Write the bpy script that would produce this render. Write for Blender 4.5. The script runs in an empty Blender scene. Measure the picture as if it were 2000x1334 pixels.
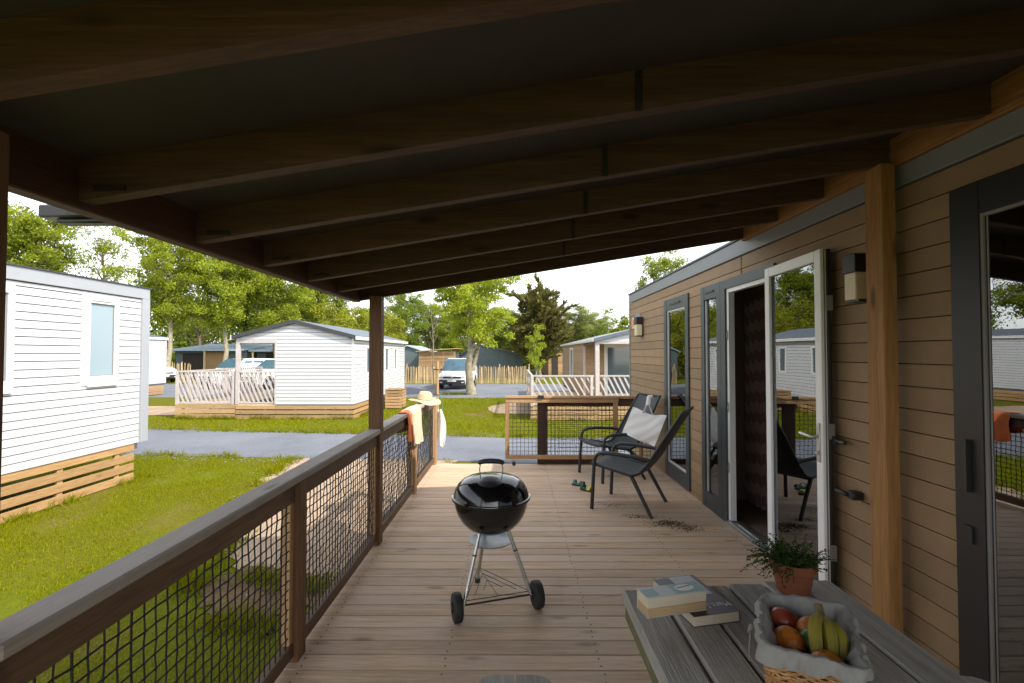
import bpy, math, random
import numpy as np
from mathutils import Vector, Matrix, Euler
R = math.radians
rnd = random.Random(7)
scene = bpy.context.scene
col = scene.collection

# ------------------------------------------------------------------ camera, world, sun, exposure
cam_data = bpy.data.cameras.new('camera')
cam = bpy.data.objects.new('camera', cam_data)
col.objects.link(cam)
cam.location = (0, 0, 1.5)
cam.rotation_euler = (R(90 + 1.39), 0, R(0.18))
cam_data.lens = 17.1
cam_data.sensor_width = 36
cam_data.clip_start = 0.02
cam_data.clip_end = 2000
scene.camera = cam
SUN_DIR = Vector((0.875, -0.59, 1.0)).normalized()      # towards the sun
w = bpy.data.worlds.new('World')
scene.world = w
w.use_nodes = True
nt = w.node_tree
bg = nt.nodes['Background']
sky = nt.nodes.new('ShaderNodeTexSky')
sky.sky_type = 'NISHITA'
sky.sun_disc = False
sky.sun_elevation = math.asin(SUN_DIR.z)
sky.sun_rotation = math.atan2(SUN_DIR.x, SUN_DIR.y)
sky.air_density = 1.0
sky.dust_density = 1.2
sky.ozone_density = 1.0
hs = nt.nodes.new('ShaderNodeHueSaturation')      # pale hazy spring sky: the same softening all round
hs.inputs['Saturation'].default_value = 0.22
nt.links.new(sky.outputs[0], hs.inputs['Color'])
nt.links.new(hs.outputs[0], bg.inputs[0])
bg.inputs[1].default_value = 0.15
sd = bpy.data.lights.new('sun', 'SUN')
sd.energy = 2.0
sd.angle = R(0.55)
sd.color = (1.0, 0.93, 0.82)
sun = bpy.data.objects.new('sun', sd)
col.objects.link(sun)
sun.rotation_euler = (-SUN_DIR).to_track_quat('-Z', 'Y').to_euler()
sun.location = (20, -15, 30)
vs = scene.view_settings
vs.view_transform = 'Standard'
vs.look = 'None'
vs.exposure = 1.58
vs.gamma = 1.0
vs.use_curve_mapping = False
cy = scene.cycles
cy.max_bounces = 8
cy.diffuse_bounces = 4
cy.glossy_bounces = 4
cy.transparent_max_bounces = 16
cy.sample_clamp_indirect = 6

# ------------------------------------------------------------------ materials
def new_mat(name):
    m = bpy.data.materials.new(name)
    m.use_nodes = True
    t = m.node_tree
    b = t.nodes['Principled BSDF']
    return m, t, b

def N(t, kind, **kw):
    n = t.nodes.new(kind)
    for k, v in kw.items():
        if k.startswith('i_'):
            key = k[2:]
            n.inputs[int(key) if key.isdigit() else key.replace('_', ' ')].default_value = v
        else:
            setattr(n, k, v)
    return n

def L(t, a, b):
    t.links.new(a, b)

def ramp(t, fac, stops):
    r = t.nodes.new('ShaderNodeValToRGB')
    el = r.color_ramp.elements
    while len(el) < len(stops):
        el.new(0.5)
    for e, (p, c) in zip(el, stops):
        e.position = p
        e.color = (c[0], c[1], c[2], 1) if len(c) == 3 else c
    L(t, fac, r.inputs[0])
    return r

def mixc(t, fac, a, b, mode='MIX'):
    m = N(t, 'ShaderNodeMix', data_type='RGBA', blend_type=mode)
    for s, v in ((m.inputs[0], fac), (m.inputs[6], a), (m.inputs[7], b)):
        if hasattr(v, 'is_output'):
            L(t, v, s)
        elif isinstance(v, (int, float)):
            s.default_value = v
        else:
            s.default_value = (v[0], v[1], v[2], 1)
    return m.outputs[2]

def math_n(t, op, a, b=None, clamp=False):
    m = N(t, 'ShaderNodeMath', operation=op, use_clamp=clamp)
    for s, v in ((m.inputs[0], a), (m.inputs[1], b)):
        if v is None:
            continue
        if hasattr(v, 'is_output'):
            L(t, v, s)
        else:
            s.default_value = v
    return m.outputs[0]

def rand_coords(t, shift=37.0):
    """object coordinates pushed by a random amount per object, so alike pieces differ"""
    tc = N(t, 'ShaderNodeTexCoord')
    oi = N(t, 'ShaderNodeObjectInfo')
    sc = N(t, 'ShaderNodeVectorMath', operation='SCALE')
    cb = N(t, 'ShaderNodeCombineXYZ', i_0=1.0, i_1=0.37, i_2=0.71)
    L(t, cb.outputs[0], sc.inputs[0])
    L(t, math_n(t, 'MULTIPLY', oi.outputs['Random'], shift), sc.inputs['Scale'])
    ad = N(t, 'ShaderNodeVectorMath', operation='ADD')
    L(t, tc.outputs['Object'], ad.inputs[0])
    L(t, sc.outputs[0], ad.inputs[1])
    return ad.outputs[0], oi.outputs['Random']

def wood(name, light, dark, axis, vary=0.25, rough=0.65, knots=0.6, grain=14.0, grey=None, bump=0.25, spec=0.3):
    m, t, b = new_mat(name)
    co, rn = rand_coords(t)
    mp = N(t, 'ShaderNodeMapping')
    s = [grain] * 3
    s[axis] = grain * 0.05
    mp.inputs['Scale'].default_value = s
    L(t, co, mp.inputs[0])
    n1 = N(t, 'ShaderNodeTexNoise', i_Scale=2.2, i_Detail=6.0, i_Roughness=0.62, i_Distortion=0.5)
    L(t, mp.outputs[0], n1.inputs['Vector'])
    n2 = N(t, 'ShaderNodeTexNoise', i_Scale=11.0, i_Detail=3.0, i_Roughness=0.6)
    L(t, mp.outputs[0], n2.inputs['Vector'])
    c = ramp(t, n1.outputs[0], [(0.28, dark), (0.5, [0.5 * (x + y) for x, y in zip(light, dark)]), (0.7, light)]).outputs[0]
    fine = ramp(t, n2.outputs[0], [(0.35, (0.72,) * 3), (0.62, (1.06,) * 3)]).outputs[0]
    c = mixc(t, 0.8, c, fine, 'MULTIPLY')
    if grey is not None:
        n3 = N(t, 'ShaderNodeTexNoise', i_Scale=1.7, i_Detail=5.0, i_Roughness=0.6)
        L(t, co, n3.inputs['Vector'])
        f = ramp(t, n3.outputs[0], [(0.38, (0, 0, 0)), (0.66, (1, 1, 1))]).outputs[0]
        c = mixc(t, math_n(t, 'MULTIPLY', f, 0.75), c, grey)
    # knots
    mk = N(t, 'ShaderNodeMapping')
    s = [7.0] * 3
    s[axis] = 2.1
    mk.inputs['Scale'].default_value = s
    L(t, co, mk.inputs[0])
    vo = N(t, 'ShaderNodeTexVoronoi', i_Scale=1.0, i_Randomness=1.0)
    L(t, mk.outputs[0], vo.inputs['Vector'])
    k = ramp(t, vo.outputs['Distance'], [(0.06, (1, 1, 1)), (0.17, (0, 0, 0))]).outputs[0]
    c = mixc(t, math_n(t, 'MULTIPLY', k, knots), c, [x * 0.28 for x in dark])
    vf = N(t, 'ShaderNodeMapRange', i_3=1.0 - vary, i_4=1.0 + vary)
    L(t, rn, vf.inputs[0])
    hv = N(t, 'ShaderNodeHueSaturation')
    L(t, vf.outputs[0], hv.inputs['Value'])
    L(t, c, hv.inputs['Color'])
    L(t, hv.outputs[0], b.inputs['Base Color'])
    b.inputs['Roughness'].default_value = rough
    b.inputs['Specular IOR Level'].default_value = spec
    bp = N(t, 'ShaderNodeBump', i_Strength=bump, i_Distance=0.004)
    L(t, n2.outputs[0], bp.inputs['Height'])
    L(t, bp.outputs[0], b.inputs['Normal'])
    return m

def paint(name, c, rough=0.5, mott=0.06, scale=3.0, metal=0.0, spec=0.5, bump=0.0, bscale=60.0, coat=0.0, dirt=None, vary=0.0):
    m, t, b = new_mat(name)
    co, rn = rand_coords(t)
    n1 = N(t, 'ShaderNodeTexNoise', i_Scale=scale, i_Detail=5.0, i_Roughness=0.6)
    L(t, co, n1.inputs['Vector'])
    lo = [max(0, x * (1 - mott)) for x in c]
    hi = [min(1, x * (1 + mott)) for x in c]
    cc = ramp(t, n1.outputs[0], [(0.3, lo), (0.7, hi)]).outputs[0]
    if dirt is not None:
        n3 = N(t, 'ShaderNodeTexNoise', i_Scale=1.3, i_Detail=7.0, i_Roughness=0.7)
        L(t, co, n3.inputs['Vector'])
        f = ramp(t, n3.outputs[0], [(0.5, (0, 0, 0)), (0.75, (1, 1, 1))]).outputs[0]
        cc = mixc(t, math_n(t, 'MULTIPLY', f, 0.35), cc, dirt)
    if vary:
        vf = N(t, 'ShaderNodeMapRange', i_3=1.0 - vary, i_4=1.0 + vary)
        L(t, rn, vf.inputs[0])
        hv = N(t, 'ShaderNodeHueSaturation')
        L(t, vf.outputs[0], hv.inputs['Value'])
        L(t, cc, hv.inputs['Color'])
        cc = hv.outputs[0]
    L(t, cc, b.inputs['Base Color'])
    b.inputs['Roughness'].default_value = rough
    b.inputs['Metallic'].default_value = metal
    b.inputs['Specular IOR Level'].default_value = spec
    b.inputs['Coat Weight'].default_value = coat
    b.inputs['Coat Roughness'].default_value = 0.05
    if bump:
        n2 = N(t, 'ShaderNodeTexNoise', i_Scale=bscale, i_Detail=3.0)
        L(t, co, n2.inputs['Vector'])
        bp = N(t, 'ShaderNodeBump', i_Strength=bump, i_Distance=0.004)
        L(t, n2.outputs[0], bp.inputs['Height'])
        L(t, bp.outputs[0], b.inputs['Normal'])
    return m

def glass(name, tint=(0.8, 0.84, 0.83), ior=2.9):
    m = bpy.data.materials.new(name)
    m.use_nodes = True
    t = m.node_tree
    t.nodes.clear()
    o = t.nodes.new('ShaderNodeOutputMaterial')
    fr = N(t, 'ShaderNodeFresnel', i_IOR=ior)
    tr = N(t, 'ShaderNodeBsdfTransparent')
    tr.inputs[0].default_value = (*tint, 1)
    gl = N(t, 'ShaderNodeBsdfGlossy', i_Roughness=0.0)
    gl.inputs[0].default_value = (0.92, 0.95, 0.96, 1)
    tc = N(t, 'ShaderNodeTexCoord')
    nz = N(t, 'ShaderNodeTexNoise', i_Scale=1.6, i_Detail=1.0)
    L(t, tc.outputs['Object'], nz.inputs['Vector'])
    bp = N(t, 'ShaderNodeBump', i_Strength=0.05, i_Distance=0.02)
    L(t, nz.outputs[0], bp.inputs['Height'])
    L(t, bp.outputs[0], gl.inputs['Normal'])
    mx = t.nodes.new('ShaderNodeMixShader')
    L(t, fr.outputs[0], mx.inputs[0])
    L(t, tr.outputs[0], mx.inputs[1])
    L(t, gl.outputs[0], mx.inputs[2])
    L(t, mx.outputs[0], o.inputs[0])
    return m

def leaf_mat(name, a, b_, transl=0.35):
    m = bpy.data.materials.new(name)
    m.use_nodes = True
    t = m.node_tree
    t.nodes.clear()
    o = t.nodes.new('ShaderNodeOutputMaterial')
    ge = t.nodes.new('ShaderNodeNewGeometry')
    c = ramp(t, ge.outputs['Random Per Island'], [(0.0, a), (1.0, b_)]).outputs[0]
    oi = N(t, 'ShaderNodeObjectInfo')
    vf = N(t, 'ShaderNodeMapRange', i_3=0.8, i_4=1.2)
    L(t, oi.outputs['Random'], vf.inputs[0])
    hv = N(t, 'ShaderNodeHueSaturation')
    L(t, vf.outputs[0], hv.inputs['Value'])
    L(t, c, hv.inputs['Color'])
    d = t.nodes.new('ShaderNodeBsdfDiffuse')
    tl = t.nodes.new('ShaderNodeBsdfTranslucent')
    L(t, hv.outputs[0], d.inputs[0])
    L(t, hv.outputs[0], tl.inputs[0])
    mx = N(t, 'ShaderNodeMixShader', i_0=transl)
    L(t, d.outputs[0], mx.inputs[1])
    L(t, tl.outputs[0], mx.inputs[2])
    L(t, mx.outputs[0], o.inputs[0])
    return m

M = {}
M['deck'] = wood('deck_pine', (0.68, 0.485, 0.31), (0.46, 0.31, 0.19), 0, vary=0.12, rough=0.6, knots=0.55, grain=11, grey=(0.58, 0.445, 0.35))
M['rail_y'] = wood('rail_pine_along', (0.165, 0.098, 0.053), (0.095, 0.055, 0.03), 1, vary=0.1, knots=0.5)
M['rail_cap'] = wood('rail_cap_weathered', (0.37, 0.32, 0.27), (0.25, 0.21, 0.17), 1, vary=0.06, knots=0.5, grey=(0.38, 0.345, 0.305))
M['rail_x'] = wood('rail_pine_across', (0.50, 0.32, 0.17), (0.33, 0.19, 0.09), 0, vary=0.1, knots=0.5)
M['rail_z'] = wood('rail_pine_upright', (0.46, 0.29, 0.155), (0.29, 0.165, 0.08), 2, vary=0.1, knots=0.5)
M['dark_post'] = wood('dark_stained_post', (0.10, 0.055, 0.032), (0.05, 0.028, 0.018), 2, vary=0.1)
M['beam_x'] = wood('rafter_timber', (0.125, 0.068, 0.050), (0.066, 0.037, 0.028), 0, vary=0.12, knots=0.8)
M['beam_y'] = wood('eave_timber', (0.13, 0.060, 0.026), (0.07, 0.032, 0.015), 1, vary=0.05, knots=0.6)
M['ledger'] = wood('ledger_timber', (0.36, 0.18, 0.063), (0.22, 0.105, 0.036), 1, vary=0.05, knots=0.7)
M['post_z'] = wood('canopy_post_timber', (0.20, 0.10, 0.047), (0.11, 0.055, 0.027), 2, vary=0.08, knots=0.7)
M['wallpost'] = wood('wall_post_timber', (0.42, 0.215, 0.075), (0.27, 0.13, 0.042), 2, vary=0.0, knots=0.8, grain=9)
M['skirt_y'] = wood('skirt_larch_along', (0.43, 0.265, 0.12), (0.30, 0.175, 0.075), 1, vary=0.14)
M['skirt_x'] = wood('skirt_larch_across', (0.44, 0.295, 0.15), (0.31, 0.20, 0.095), 0, vary=0.14)
M['grey_wood'] = wood('table_weathered', (0.42, 0.385, 0.335), (0.22, 0.19, 0.155), 1, vary=0.16, rough=0.8, knots=0.5, grain=16, grey=(0.42, 0.40, 0.365), bump=0.8)
M['moss_wood'] = wood('table_mossy_edge', (0.20, 0.18, 0.10), (0.11, 0.10, 0.045), 1, vary=0.1, rough=0.85)
M['fence_wood'] = wood('chestnut_pale', (0.56, 0.42, 0.24), (0.36, 0.26, 0.13), 2, vary=0.3)
M['slat_wood'] = wood('screen_larch', (0.45, 0.29, 0.15), (0.30, 0.18, 0.085), 0, vary=0.2)
M['net'] = paint('black_cord', (0.012, 0.011, 0.011), 0.7)
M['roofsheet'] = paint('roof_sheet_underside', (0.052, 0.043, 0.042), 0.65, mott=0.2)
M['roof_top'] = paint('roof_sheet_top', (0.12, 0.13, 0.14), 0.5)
M['steel'] = paint('galvanised_steel', (0.42, 0.42, 0.41), 0.38, metal=0.9)
M['dark_steel'] = paint('dark_bracket', (0.017, 0.015, 0.014), 0.55)
M['tan'] = paint('tan_siding', (0.30, 0.195, 0.105), 0.65, mott=0.09, scale=5, bump=0.4, bscale=45, vary=0.11, dirt=(0.17, 0.13, 0.09))
M['tan_line'] = paint('tan_backing', (0.05, 0.04, 0.03), 0.9)
M['trim_grey'] = paint('grey_trim', (0.195, 0.21, 0.22), 0.45, mott=0.03)
M['anthracite'] = paint('anthracite_frame', (0.042, 0.055, 0.063), 0.4, mott=0.05)
M['anthracite_dark'] = paint('anthracite_dark', (0.019, 0.018, 0.018), 0.4, mott=0.05)
M['white_frame'] = paint('white_upvc', (0.64, 0.63, 0.62), 0.35, mott=0.02)
M['white_door'] = paint('white_upvc_for_shade', (0.86, 0.86, 0.86), 0.3, mott=0.02)  # frame white raised in colour for the shaded door; sunlit frames stay lower
M['grey_frame'] = paint('grey_rubber', (0.22, 0.21, 0.20), 0.5)
M['white_siding'] = paint('white_siding', (0.48, 0.485, 0.50), 0.5, mott=0.02, bump=0.12, bscale=25, vary=0.025, dirt=(0.40, 0.39, 0.36))
M['white_trim'] = paint('white_trim', (0.58, 0.59, 0.62), 0.45, mott=0.02)
M['bluegrey_trim'] = paint('bluegrey_trim', (0.29, 0.305, 0.335), 0.4, mott=0.03)
M['pinkish_wood'] = paint('pale_washed_wood', (0.43, 0.39, 0.375), 0.7, mott=0.12, scale=8)
M['slate_roof'] = paint('slate_roof', (0.085, 0.11, 0.135), 0.5, mott=0.15)
M['slate_dark'] = paint('slate_verge', (0.036, 0.038, 0.042), 0.5)
M['blue_roof'] = paint('blue_roof_sheet', (0.30, 0.385, 0.46), 0.45, mott=0.1)
M['cabin'] = paint('cabin_bluegrey', (0.085, 0.115, 0.125), 0.7, mott=0.12)
M['dark_void'] = paint('dark_interior', (0.03, 0.024, 0.02), 0.9)
M['room_wall'] = paint('room_wall', (0.22, 0.15, 0.11), 0.9)
M['glass'] = glass('window_glass')
M['far_glass'] = paint('far_window_glass', (0.10, 0.14, 0.17), 0.06, spec=1.0)
M['pale_glass'] = paint('frosted_window_glass', (0.25, 0.325, 0.37), 0.35, mott=0.05, scale=0.8, spec=0.6)
M['black_plastic'] = paint('black_plastic', (0.02, 0.02, 0.021), 0.45)
M['rubber'] = paint('black_rubber', (0.018, 0.018, 0.018), 0.65)
M['enamel'] = paint('black_enamel', (0.006, 0.006, 0.007), 0.06, mott=0.0, spec=0.7, coat=0.25)
M['alu'] = paint('brushed_aluminium', (0.55, 0.55, 0.54), 0.32, metal=0.9, mott=0.1, scale=9)
M['ash_pan'] = paint('zinc_pan', (0.32, 0.33, 0.34), 0.42, metal=0.7, mott=0.25, scale=6)
M['chair'] = paint('charcoal_resin', (0.022, 0.026, 0.028), 0.5, mott=0.15)
M['sling'] = paint('charcoal_sling', (0.028, 0.032, 0.035), 0.55, mott=0.12, bump=0.3, bscale=220)
M['cloth_white'] = paint('white_canvas', (0.72, 0.70, 0.67), 0.85, bump=0.15, bscale=90, mott=0.04)
M['liner'] = paint('linen_liner', (0.26, 0.25, 0.235), 0.9, bump=0.35, bscale=60, mott=0.06)
M['wicker'] = paint('wicker_cane', (0.40, 0.21, 0.075), 0.6, mott=0.35, scale=30)
M['terracotta'] = paint('terracotta', (0.20, 0.062, 0.024), 0.8, mott=0.12, scale=12)
M['soil'] = paint('soil', (0.035, 0.022, 0.014), 0.95, mott=0.4, scale=30)
M['dirt'] = paint('dry_soil', (0.11, 0.065, 0.035), 0.95, mott=0.4, scale=30)
M['orange_fruit'] = paint('orange_peel', (0.48, 0.15, 0.014), 0.45, mott=0.1, scale=14, bump=0.25, bscale=160)
M['avocado'] = paint('green_fruit', (0.06, 0.12, 0.02), 0.45, mott=0.3, scale=20, bump=0.3, bscale=120)
M['banana'] = paint('banana_skin', (0.23, 0.19, 0.022), 0.5, mott=0.15, scale=14)
M['banana_tip'] = paint('banana_stem', (0.13, 0.10, 0.04), 0.7)
M['paper'] = paint('book_pages', (0.56, 0.48, 0.36), 0.85, mott=0.08, scale=6)
M['paper_tan'] = paint('book_pages_tan', (0.42, 0.29, 0.16), 0.85, mott=0.08, scale=6)  # darker tan for the lower half of the thick page block
M['cover_purple'] = paint('plum_cover', (0.10, 0.06, 0.075), 0.35, mott=0.1)
M['cover_dark'] = paint('dark_cover_print', (0.035, 0.024, 0.025), 0.35)
M['cover_pale'] = paint('pale_cover_print', (0.48, 0.48, 0.48), 0.35, mott=0.06)
M['cover_teal'] = paint('teal_cover_print', (0.20, 0.34, 0.31), 0.35, mott=0.06)
M['ink_red'] = paint('red_print', (0.30, 0.03, 0.04), 0.4)
M['ink_white'] = paint('white_print', (0.75, 0.74, 0.72), 0.4)
M['straw'] = paint('straw', (0.62, 0.45, 0.27), 0.8, mott=0.2, scale=40, bump=0.5, bscale=150)
M['teal_cord'] = paint('teal_cord', (0.03, 0.32, 0.24), 0.6)
M['lamp_cream'] = paint('opal_lamp', (0.70, 0.60, 0.40), 0.4, mott=0.02)
M['sandal_green'] = paint('green_foam', (0.03, 0.075, 0.045), 0.6)
M['sandal_teal'] = paint('teal_foam', (0.06, 0.17, 0.17), 0.6)
M['sandal_yellow'] = paint('yellow_strap', (0.50, 0.47, 0.04), 0.5)
M['car_white'] = paint('white_car_paint', (0.78, 0.79, 0.80), 0.2, mott=0.01, coat=0.8)
M['car_glass'] = paint('car_glass', (0.05, 0.11, 0.15), 0.06, spec=1.0)
M['car_black'] = paint('car_black', (0.02, 0.021, 0.023), 0.5)
M['headlamp'] = paint('headlamp_glass', (0.5, 0.52, 0.54), 0.1, spec=0.9)
M['plate'] = paint('blank_plate', (0.66, 0.66, 0.62), 0.4)
M['sticker_orange'] = paint('orange_print', (0.72, 0.26, 0.05), 0.4)
M['sticker_blue'] = paint('blue_print', (0.20, 0.27, 0.40), 0.4)
M['bark'] = paint('bark', (0.16, 0.13, 0.085), 0.9, mott=0.4, scale=6, bump=0.8, bscale=14)
M['bark_pale'] = paint('bark_pale', (0.25, 0.22, 0.15), 0.9, mott=0.4, scale=7, bump=0.8, bscale=16)
M['leaf_bright'] = leaf_mat('leaf_bright', (0.245, 0.305, 0.026), (0.38, 0.43, 0.05), 0.48)
M['leaf_mid'] = leaf_mat('leaf_mid', (0.185, 0.24, 0.024), (0.34, 0.385, 0.045), 0.48)
M['leaf_dark'] = leaf_mat('leaf_dark', (0.115, 0.165, 0.026), (0.22, 0.275, 0.046), 0.42)
M['leaf_grey'] = leaf_mat('leaf_grey', (0.18, 0.215, 0.065), (0.31, 0.345, 0.105), 0.35)
M['leaf_yellow'] = leaf_mat('leaf_yellow', (0.215, 0.235, 0.02), (0.32, 0.335, 0.045), 0.4)
M['leaf_cypress'] = leaf_mat('leaf_cypress', (0.13, 0.13, 0.04), (0.27, 0.24, 0.075), 0.35)
M['leaf_pot'] = leaf_mat('leaf_pot', (0.035, 0.065, 0.02), (0.07, 0.11, 0.03), 0.3)
M['blade'] = leaf_mat('grass_blade', (0.135, 0.16, 0.004), (0.25, 0.245, 0.007), 0.35)

def smudged(m, lo, hi, scale):
    """uneven gloss: smears and fingerprints"""
    t = m.node_tree
    b = t.nodes['Principled BSDF']
    tc = N(t, 'ShaderNodeTexCoord')
    n = N(t, 'ShaderNodeTexNoise', i_Scale=scale, i_Detail=6.0, i_Roughness=0.7)
    L(t, tc.outputs['Object'], n.inputs['Vector'])
    mr = N(t, 'ShaderNodeMapRange', i_1=0.35, i_2=0.75, i_3=lo, i_4=hi)
    L(t, n.outputs[0], mr.inputs[0])
    L(t, mr.outputs[0], b.inputs['Roughness'])
smudged(M['enamel'], 0.05, 0.24, 9.0)
smudged(M['alu'], 0.25, 0.5, 14.0)

def cloth_two_tone():
    m, t, b = new_mat('peach_towel')
    tc = N(t, 'ShaderNodeTexCoord')
    n = N(t, 'ShaderNodeTexNoise', i_Scale=9.0, i_Detail=3.0)
    L(t, tc.outputs['Object'], n.inputs['Vector'])
    c = ramp(t, n.outputs[0], [(0.40, (0.70, 0.46, 0.30)), (0.66, (0.76, 0.56, 0.40)), (0.80, (0.72, 0.25, 0.09))]).outputs[0]
    L(t, c, b.inputs['Base Color'])
    b.inputs['Roughness'].default_value = 0.95
    b.inputs['Sheen Weight'].default_value = 0.2
    return m
M['towel'] = cloth_two_tone()
M['towel_dark'] = paint('orange_towel', (0.66, 0.17, 0.05), 0.95, mott=0.1, bump=0.3)

def apple_mat():
    m, t, b = new_mat('red_fruit')
    tc = N(t, 'ShaderNodeTexCoord')
    n = N(t, 'ShaderNodeTexNoise', i_Scale=12.0, i_Detail=3.0)
    L(t, tc.outputs['Object'], n.inputs['Vector'])
    c = ramp(t, n.outputs[0], [(0.35, (0.20, 0.025, 0.02)), (0.6, (0.30, 0.06, 0.03)), (0.78, (0.34, 0.20, 0.04))]).outputs[0]
    L(t, c, b.inputs['Base Color'])
    b.inputs['Roughness'].default_value = 0.3
    return m
M['apple'] = apple_mat()

def curtain_mat():
    m, t, b = new_mat('chevron_curtain')
    tc = N(t, 'ShaderNodeTexCoord')
    sp = N(t, 'ShaderNodeSeparateXYZ')
    L(t, tc.outputs['Object'], sp.inputs[0])
    tri = math_n(t, 'PINGPONG', math_n(t, 'MULTIPLY', sp.outputs[1], 1.0), 0.055)
    zz = math_n(t, 'ADD', sp.outputs[2], math_n(t, 'MULTIPLY', tri, 1.6))
    f = math_n(t, 'GREATER_THAN', math_n(t, 'FRACT', math_n(t, 'MULTIPLY', zz, 5.2)), 0.5)
    c = mixc(t, f, (0.17, 0.11, 0.085), (0.10, 0.055, 0.045))
    L(t, c, b.inputs['Base Color'])
    b.inputs['Roughness'].default_value = 0.95
    return m
M['curtain'] = curtain_mat()
M['blind'] = paint('pale_blind', (0.38, 0.43, 0.46), 0.8, mott=0.04)
M['backing'] = paint('lap_shade_backing', (0.08, 0.083, 0.09), 0.8)  # dark colour paints the shade lines under the white laps through the gaps
M['curtain_beige'] = paint('beige_curtain', (0.42, 0.36, 0.27), 0.95, mott=0.05)

def ground_mat(name, stops, scale=0.35, fine=25.0, bump=0.4, rough=0.95, fine_amt=0.5, extra=None):
    m, t, b = new_mat(name)
    tc = N(t, 'ShaderNodeTexCoord')
    n1 = N(t, 'ShaderNodeTexNoise', i_Scale=scale, i_Detail=9.0, i_Roughness=0.62)
    L(t, tc.outputs['Object'], n1.inputs['Vector'])
    c = ramp(t, n1.outputs[0], stops).outputs[0]
    n2 = N(t, 'ShaderNodeTexNoise', i_Scale=fine, i_Detail=4.0, i_Roughness=0.7)
    L(t, tc.outputs['Object'], n2.inputs['Vector'])
    f = ramp(t, n2.outputs[0], [(0.3, (0.6,) * 3), (0.7, (1.25,) * 3)]).outputs[0]
    c = mixc(t, fine_amt, c, f, 'MULTIPLY')
    L(t, c, b.inputs['Base Color'])
    b.inputs['Roughness'].default_value = rough
    b.inputs['Specular IOR Level'].default_value = 0.08
    bp = N(t, 'ShaderNodeBump', i_Strength=bump, i_Distance=0.03)
    L(t, n2.outputs[0], bp.inputs['Height'])
    L(t, bp.outputs[0], b.inputs['Normal'])
    return m
M['lawn'] = ground_mat('lawn', [(0.28, (0.15, 0.115, 0.04)), (0.40, (0.11, 0.108, 0.009)), (0.58, (0.10, 0.12, 0.005)), (0.74, (0.145, 0.138, 0.012))], scale=0.6, fine=22)
M['road'] = ground_mat('chip_road', [(0.28, (0.125, 0.135, 0.16)), (0.45, (0.165, 0.177, 0.206)), (0.72, (0.20, 0.213, 0.243))], scale=0.55, fine=55, bump=0.45, fine_amt=0.5)
M['sand'] = ground_mat('sandy_path', [(0.3, (0.30, 0.22, 0.155)), (0.7, (0.42, 0.32, 0.235))], scale=1.2, fine=60, bump=0.4, fine_amt=0.4)
M['bare_soil'] = ground_mat('bare_soil', [(0.3, (0.10, 0.065, 0.04)), (0.7, (0.20, 0.13, 0.08))], scale=2.0, fine=30, bump=0.6)
M['forest_floor'] = ground_mat('forest_floor', [(0.3, (0.05, 0.05, 0.02)), (0.7, (0.10, 0.11, 0.03))], scale=0.3)

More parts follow.
